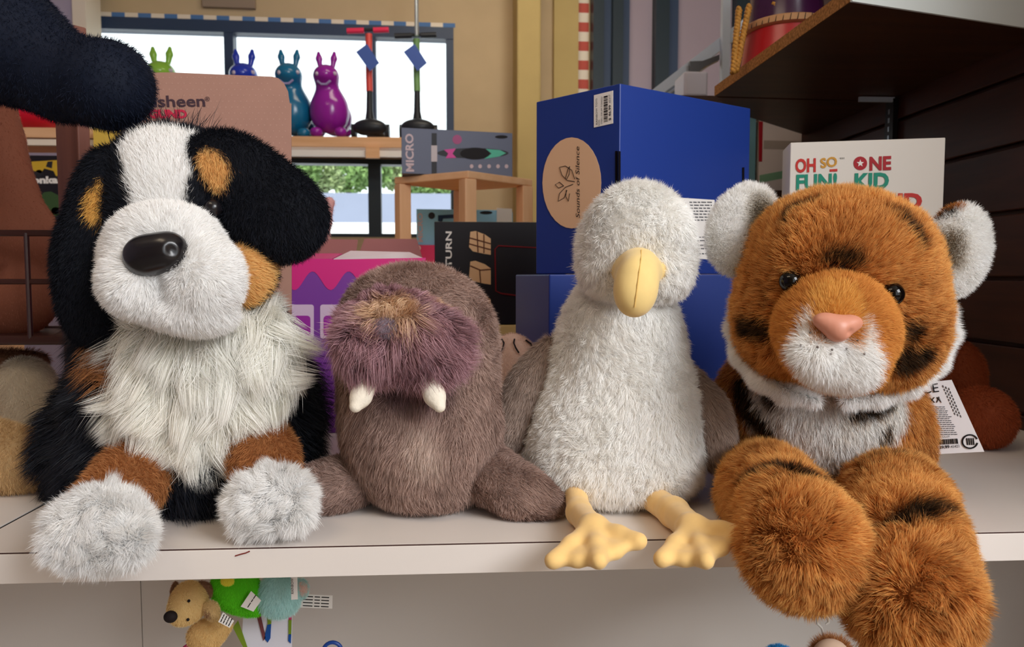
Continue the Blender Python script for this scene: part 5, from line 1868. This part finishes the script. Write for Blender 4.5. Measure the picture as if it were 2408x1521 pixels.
for x_ in (xa - 0.012, xb + 0.012):
    box('side_panel', (x_, y3 + 0.11, (FLZ + zq) / 2), (0.022, 0.24, zq - FLZ), m_under, ur)
box('shelf', ((xa + xb) / 2, y3 + 0.11, zq - 0.008), (xb - xa, 0.24, 0.015), m_under, ur)
q0, q1 = PY(1609, 226, y3 + .02), PY(1666, 168, y3 + .02)
tag(box('white_case', ((q0[0] + q1[0]) / 2, y3 + .07, (q0[2] + q1[2]) / 2 + .0006), (q1[0] - q0[0], .1, q1[2] - q0[2]), m_white, bev=0.006, loc=((q0[0] + q1[0]) / 2, y3 + .07, q0[2])), 'white rounded case on the rack under the black clip', 'case')
q0, q1 = PY(1783, 448, y3 + .03), PY(1893, 283, y3 + .03)
wb_ = thing('picture_box', 'white and green picture carton with dark red edge, between blue box and game box', 'box', ((q0[0] + q1[0]) / 2, y3 + .06, zr_))
box('carton', ((q0[0] + q1[0]) / 2, y3 + .06, (zr_ + q1[2]) / 2), (q1[0] - q0[0], .06, q1[2] - zr_ - .0006), mat('pale_carton', (226, 214, 206), 0.4, 0.4), wb_)
f, u, n = face_map(np.array([q0[0], y3 + .03, 0]), np.array([q1[0], y3 + .03, 0]), 0, 1)
patch('red_edge', f, n, [(1784, 285), (1794, 286), (1792, 380), (1784, 380)], m_dred, wb_)
patch('green_band', f, n, [(1786, 412), (1890, 392), (1890, 410), (1786, 430)], mat('print_sage', (130, 176, 140), 0.5, 0.3), wb_)
patch('grey_band', f, n, [(1796, 330), (1890, 332), (1890, 352), (1796, 350)], mat('print_stone', (176, 164, 152), 0.5, 0.3), wb_)
q0, q1 = PY(1758, 448, y3 + .03), PY(1779, 276, y3 + .03)
tag(box('teal_box', ((q0[0] + q1[0]) / 2, y3 + .08, (zr_ + q1[2]) / 2), (q1[0] - q0[0] - .002, .1, q1[2] - zr_ - .0006), mat('teal_carton', (112, 160, 172), 0.4, 0.4), loc=((q0[0] + q1[0]) / 2, y3 + .08, zr_)), 'slim teal carton just right of the upper blue box', 'box')
q0, q1 = PY(1912, 448, y3 + .03), PY(2052, 296, y3 + .03)
fb_ = thing('pizza_game_box', 'yellow and red food picture carton peeking over the white game box', 'box', ((q0[0] + q1[0]) / 2, y3 + .07, zr_))
box('carton', ((q0[0] + q1[0]) / 2, y3 + .07, (zr_ + q1[2]) / 2), (q1[0] - q0[0], .08, q1[2] - zr_ - .0006), mat('ochre_carton', (206, 160, 60), 0.45, 0.35), fb_)
f, u, n = face_map(np.array([q0[0], y3 + .03, 0]), np.array([q1[0], y3 + .03, 0]), 0, 1)
patch('red_corner', f, n, [(1930, 298), (1952, 298), (1920, 340), (1914, 340)], mat('print_coral', (220, 80, 60), 0.5, 0.3), fb_)
patch('green_heap', f, n, ellipse(1978, 336, 30, 22, 20), mat('print_leaf', (110, 170, 50), 0.5, 0.3), fb_)
patch('red_side', f, n, [(2040, 316), (2051, 312), (2051, 345), (2040, 345)], mat('print_coral', (220, 80, 60)), fb_)
# grey plate at the top of the window wall
a0, a1, b0, b1 = wrect(478, -30, 602, 22)
bm = bmesh.new()
wbm(bm, a0, a1, b0, b1, 0.0006, 0.03, 0.004)
o = from_bm('wall_plate', bm, mat('grey_plate', (150, 132, 116), 0.6, 0.3), loc=tuple(WO + WU * (a0 + a1) / 2 + np.array([0, 0, b0])))
tag(o, 'plain grey plate on the tan wall above the window', 'plate')
# rose plush tip peeking between the dog ear and the window
s = Solid().limb([(722, 985, 1.43, 34), (735, 600, 1.43, 34), (752, 520, 1.42, 28), (774, 476, 1.42, 15)], k=0.02)
s.shelf_cut(0.01)
rz_ = thing('rose_plush', 'rose pink plush tip peeking out right of the floppy dog ear', 'plush toy', G(722, 960))
plush('body', s, Coat(lin(206, 140, 136)), rz_, m_fur, 0.006, 4000, 0.006, 0.0007, 0.5, (0, 0, -0.6), 0.3, seed=95)
# red thread stuck to the shelf edge
tag(tube('red_thread', [PY(553, 1307, -0.0016), PY(566, 1303, -0.0018), PY(578, 1300, -0.0017), PY(587, 1296, -0.0016)], 0.0006, mat('red_thread', (120, 50, 44), 0.8, 0.1), None, 6, loc=tuple(PY(570, 1302, -0.0016))), 'short dark red thread stuck to the white shelf edge', 'thread')
# ------------------------------------------------------------------ under the shelf: back board, puppets on their card
m_gon = mat('white_back_board', (214, 208, 202), 0.5, 0.3, noise=0.02, nscale=3)
yB = 0.30
xs = PY(333, 1440, yB)[0]
for x0, x1, lab in ((SHX0, xs - 0.0006, 'white back board under the shelf, left of its seam'), (xs + 0.0006, SWX + 0.1, 'white back board under the shelf, behind the finger puppets')):
    o = box('back_board', ((x0 + x1) / 2, yB + 0.011, -0.44), (x1 - x0, 0.022, 0.82), m_gon, loc=((x0 + x1) / 2, yB + .011, FLZ))
    tag(o, lab, 'panel')
yP = 0.12
bf = lambda x, y, e=0.0: PY(x, y, yP + e)
# white puppet card with coloured zigzag border
pc = thing('puppet_card', 'white display card with coloured zigzag edges behind the finger puppets', 'display', bf(620, 1640, .05))
m_wc = mat('white_card', (226, 226, 238), 0.5, 0.3)
up_ = [(560, 1700), (572, 1440), (600, 1440), (632, 1432), (652, 1432), (686, 1436), (686, 1700)]
prism('card', [bf(x, y, .055) for x, y in up_], (0, 0.003, 0), m_wc, pc)
for pts, col, nm in (([(548, 1474), (560, 1458), (582, 1521), (575, 1526)], (122, 150, 40), 'green_edge'), ([(602, 1440), (611, 1436), (625, 1498), (620, 1506)], (120, 66, 70), 'brown_edge'),
                     ([(628, 1445), (640, 1444), (638, 1466), (630, 1468)], (122, 150, 40), 'green_edge'), ([(629, 1468), (638, 1466), (636, 1500), (630, 1510), (622, 1500)], (20, 80, 160), 'blue_edge'),
                     ([(679, 1440), (686, 1440), (686, 1456), (679, 1456)], (200, 60, 110), 'pink_edge'), ([(679, 1457), (686, 1457), (685, 1490), (679, 1490)], (122, 150, 40), 'green_edge'),
                     ([(679, 1491), (685, 1491), (684, 1512), (678, 1506)], (20, 80, 160), 'blue_edge'), ([(494, 1516), (504, 1508), (516, 1540), (500, 1540)], (20, 80, 160), 'blue_edge')):
    prism(nm, [bf(x, y, .054) for x, y in pts], (0, -0.001, 0), mat('edge_%d_%d_%d' % col, col, 0.5, 0.3), pc)
# dog puppet
dpp = thing('dog_puppet', 'tan dog finger puppet with black nose and brown ears, under the shelf', 'puppet', bf(450, 1500))
DP = float((bf(440, 1430) - CAM) @ FW)
m_pp = vcol_mat('puppet_plush', 0.8, 0.15, 0.3)
hd = Solid().ell((443, 1402, DP), (34, 34, 30), k=0.02)
hd.ell((425, 1440, DP - .015), (27, 30, 26), rot=-25, k=0.02)
hd.ell((452, 1420, DP - .005), (28, 30, 28), k=0.02)
ho_ = plush('head', hd, Coat(lin(206, 160, 100)), dpp, m_pp, 0.0025, 3500, 0.0025, 0.0005, 0.5, (0, 0, -1), 0.3, seed=81)
for a, r, nm in (((401, 1450, DP - .03), 15, 'nose'),):
    s = Solid().ell(a, (r + 1, r - 1, 12))
    V, Q, N = s.mesh(0.0015)
    mesh_np('nose', V, [Q], mat('black_plush_nose', (34, 26, 26), 0.7, 0.2), ho_, True)
for c, r, rot in (((480, 1386, DP + .005), (27, 20, 12), -25), ((410, 1390, DP + .01), (10, 26, 10), -10)):
    s = Solid().ell(c, r, rot=rot)
    plush('ear', s, Coat(lin(112, 78, 58)), ho_, m_pp, 0.0025, 900, 0.0025, 0.0005, seed=82)
for q in ((446, 1411), (444, 1455)):
    c = hd.hit([q])[0]
    bm = bmesh.new()
    bmesh.ops.create_uvsphere(bm, u_segments=10, v_segments=8, radius=0.0016, matrix=Matrix.Translation(Vector(c - FW * .002)))
    from_bm('eye', bm, m_ink, ho_, smooth='all')
bd = Solid().ell((502, 1480, DP + .005), (48, 26, 20), rot=20, k=0.02)
bd.ell((480, 1500, DP + .005), (36, 30, 20), k=0.02)
bo_ = plush('body', bd, Coat(lin(196, 150, 92)), dpp, m_pp, 0.0025, 2500, 0.003, 0.0005, 0.5, (0.3, 0, -1), 0.3, seed=83)
s = Solid().ell((498, 1436, DP - .012), (20, 26, 14), rot=15)
plush('paw', s, Coat(lin(190, 152, 100)).mark(s.hit([(484, 1448)]), m(12, DP), lin(100, 66, 50), 0.003), bo_, m_pp, 0.0025, 1200, 0.0025, 0.0005, seed=84)


def care_tag(pts, lines, parent, e=-0.02, ink=None):
    q = [bf(x, y, e) for x, y in pts]
    o = prism('care_tag', q, (0, 0.0008, 0), m_paper, parent, label='white sewn tag with fine print')
    bm = bmesh.new()
    A_, B_, D_ = np.array(pts[0], float), np.array(pts[1], float), np.array(pts[3], float)
    for i in range(lines):
        t0 = (i + 0.6) / (lines + 0.4)
        p = A_ + (D_ - A_) * t0
        for s0, s1 in ((0.1, 0.4), (0.45, 0.62), (0.66, 0.9)):
            a, b = p + (B_ - A_) * s0, p + (B_ - A_) * s1
            w = (D_ - A_) / np.linalg.norm(D_ - A_) * 2.2
            bm_prism(bm, [bf(*a, e - .0003), bf(*b, e - .0003), bf(*(b + w), e - .0003), bf(*(a + w), e - .0003)], (0, 0.0002, 0))
    from_bm('small_lettering', bm, m_ink, o)
    return o


care_tag([(513, 1462), (522, 1440), (551, 1460), (541, 1476)][0:1] + [(524, 1440), (550, 1460), (540, 1476)], 4, bo_, -0.035)
# green puppet
gp = thing('green_puppet', 'bright green finger puppet with a yellow spot and white tag, second from the left', 'puppet', bf(555, 1446, .02))
DG = DP + .015
s = Solid().ell((548, 1370, DG), (52, 46, 30), k=0.02)
s.ell((560, 1412, DG), (52, 30, 26), rot=-20, k=0.02)
s.ell((592, 1400, DG), (22, 44, 14), rot=35, k=0.02)
gpo = plush('body', s, Coat(lin(70, 176, 24)), gp, m_pp, 0.003, 4200, 0.003, 0.0005, 0.5, (0, 0, -1), 0.3, seed=85)
s2 = Solid().ell((535, 1366, DG - .03), (17, 13, 8))
plush('yellow_spot', s2, Coat(lin(236, 214, 60)), gpo, m_pp, 0.002, 500, 0.002, 0.0005, seed=86)
care_tag([(566, 1426), (590, 1390), (614, 1412), (596, 1438)], 1, gpo, -0.012)
# teal puppet
tp = thing('teal_puppet', 'pale teal finger puppet with a pink ear, third of the finger puppets', 'puppet', bf(655, 1446, .02))
s = Solid().ell((658, 1385, DG), (46, 48, 30), k=0.02)
s.ell((655, 1420, DG), (42, 28, 26), k=0.02)
tpo = plush('head', s, Coat(lin(146, 196, 192)), tp, m_pp, 0.003, 4500, 0.005, 0.0006, 0.5, (0, 0, -1), 0.3, seed=87)
s2 = Solid().ell((708, 1384, DG + .002), (20, 26, 10))
plush('ear', s2, Coat(lin(146, 196, 192)).mark(s2.hit([(709, 1384)]), m(16, DG), lin(222, 166, 152), 0.002), tpo, m_pp, 0.0025, 1500, 0.003, 0.0005, seed=88, label='ear with pink inside')
rt = prism('name_tag', [bf(684, 1352, -.035), bf(699, 1352, -.035), bf(700, 1409, -.035), bf(685, 1410, -.035)], (0, .0008, 0), m_paper, tpo, label='white upright tag')
text('lettering', 'RAINBOW', bf(691, 1396, -.0355), bf(690, 1360, -.0355) - bf(691, 1396, -.0355), bf(683, 1396, -.0355) - bf(691, 1396, -.0355), m(6, .78) / .7, m_ink, rt, width=np.linalg.norm(bf(690, 1360, -.0355) - bf(691, 1396, -.0355)))
care_tag([(706, 1396), (782, 1400), (781, 1431), (704, 1428)], 4, tpo, 0.03)
# ring puppet base, hook, doll puppet at the lower edge
rg = tag(tube('puppet_ring', [bf(782 + 22 * math.cos(a), 1532 + 22 * math.sin(a), .06) for a in np.linspace(0, 2 * math.pi, 20, endpoint=False)], m(5, .8), mat('ring_blue', (30, 74, 160), 0.4, 0.4), None, 10, closed=True, loc=tuple(bf(782, 1532, .06))), 'blue ring at the bottom edge, right of the puppet card', 'ring')
rg2 = tag(tube('puppet_ring', [bf(448 + 18 * math.cos(a), 1530 + 14 * math.sin(a), .06) for a in np.linspace(0, 2 * math.pi, 20, endpoint=False)], m(4, .8), mat('ring_pink', (200, 60, 110), 0.4, 0.4), None, 10, closed=True, loc=tuple(bf(448, 1530, .06))), 'pink ring at the bottom edge under the dog puppet', 'ring')
hk = tag(tube('clear_hook', [PY(1942, 1468, .1), PY(1949, 1462, .1), PY(1947, 1452, .1), PY(1935, 1446, .1), PY(1922, 1454, .1), PY(1922, 1466, .1), PY(1932, 1476, .1), PY(1936, 1490, .1), PY(1934, 1520, .1), PY(1934, 1560, .1), PY(1934, 1560, yB - .001)], m(3, .8), mat('frosted_hook', (196, 190, 180), 0.4, 0.4), None, 8, loc=tuple(PY(1934, 1520, yB))), 'frosted plastic hook below the left tiger paw', 'hook')
dl = thing('doll_puppet', 'brown haired doll puppet peeking in at the bottom edge below the tiger', 'puppet', bf(1955, 1600))
s = Solid().ell((1955, 1545, DP), (44, 42, 34))
plush('head', s, Coat(lin(206, 160, 132)), dl, m_pp, 0.003, 0, label='tan face')
s = Solid().ell((1955, 1530, DP + .012), (48, 34, 34))
plush('hair', s, Coat(lin(130, 82, 48)), dl.children[-1], m_pp, 0.003, 2500, 0.011, 0.0006, 0.9, (0, 0, 0.3), 0.7, seed=90)
s = Solid().ell((1832, 1545, DP + .01), (40, 30, 30))
bl_ = thing('blue_puppet', 'bright blue puppet top at the bottom edge, left of the doll puppet', 'puppet', bf(1832, 1580))
plush('body', s, Coat(lin(40, 120, 190)), bl_, m_pp, 0.003, 1500, 0.003, 0.0005, seed=91)
# tiger's paper tag
m_tagw = mat('tag_paper', (232, 228, 230), 0.5, 0.3)
tgp = lambda x, y, e=0.0: P(x, y, 0.85 - (x - 2240) * 0.00015 + e)
pts = [(2150, 900), (2196, 890), (2208, 896), (2238, 893), (2315, 1062), (2196, 1068)]
tg = prism('hang_tag', [tgp(*q) for q in pts], FW * 0.0008, m_tagw, tiger, label='white paper hang tag with barcode')
tq = lambda x, y: tgp(x, y, -0.0006)


def tline(name, body, p0, p1, hpx, mm_, **kw):
    a, b = tq(*p0), tq(*p1)
    return text(name, body, a, b - a, np.cross(-FW, b - a) , m(hpx, .85) / .7, mm_, tg, width=np.linalg.norm(b - a), **kw)


tline('lettering', 'CE', (2168, 926), (2207, 921), 21, m_ink)
tline('lettering', 'TIGER DLUX', (2196, 1030), (2234, 1028), 5, m_grey_ink)
tline('lettering', '$ 39.99', (2200, 1056), (2233, 1053), 7, m_ink, bold=0.03)
tline('lettering', '45422', (2236, 1053), (2257, 1051), 6, m_ink)
bm = bmesh.new()
x = 2194.0
while x < 2254:
    w = g.choice((1.0, 1.6, 2.6))
    bm_prism(bm, [tq(x, 1046 - (x - 2194) * .05), tq(x + w, 1046 - (x - 2194) * .05), tq(x + w - 2, 1034 - (x - 2194) * .05), tq(x - 2, 1034 - (x - 2194) * .05)], FW * 0.0003)
    x += w + g.choice((1.0, 1.8))
from_bm('barcode', bm, m_ink, tg)
bm = bmesh.new()
for i in range(15):
    y = 956 + i * 4.6
    x0 = 2166 + i * 1.9
    x = x0
    while x < x0 + 56:
        w = g.uniform(3, 9)
        bm_prism(bm, [tq(x, y), tq(x + w, y - .3), tq(x + w, y + 1.4), tq(x, y + 1.7)], FW * 0.0002)
        x += w + 1.6
for i in range(3):
    for j in range(9):
        x, y = 2216 + i * 7 + j * 3.4, 906 + j * 8 + i * 3
        bm_prism(bm, [tq(x, y), tq(x + 2, y - .6), tq(x + 4, y + 5), tq(x + 2, y + 5.5)], FW * 0.0002)
from_bm('small_lettering', bm, m_grey_ink, tg)
bm = bmesh.new()
for q in ([(2170, 936), (2180, 935), (2182, 948), (2172, 949), (2170, 936), (2182, 948)], [(2186, 935), (2198, 946), (2186, 947), (2197, 934)], [(2203, 934), (2214, 946), (2208, 933), (2203, 946)]):
    bm_tube(bm, [tq(*p) for p in q], 0.0006, 5)
ring = [tq(2281 + 18 * math.cos(a), 1038 + 16 * math.sin(a)) for a in np.linspace(0.2, 5.9, 20)]
bm_tube(bm, ring, 0.0009, 5)
for i in range(4):
    bm_prism(bm, [tq(2272 + i * 5, 1030), tq(2275 + i * 5, 1030), tq(2277 + i * 5, 1046), tq(2274 + i * 5, 1046)], FW * 0.0002)
from_bm('symbols', bm, m_ink, tg)
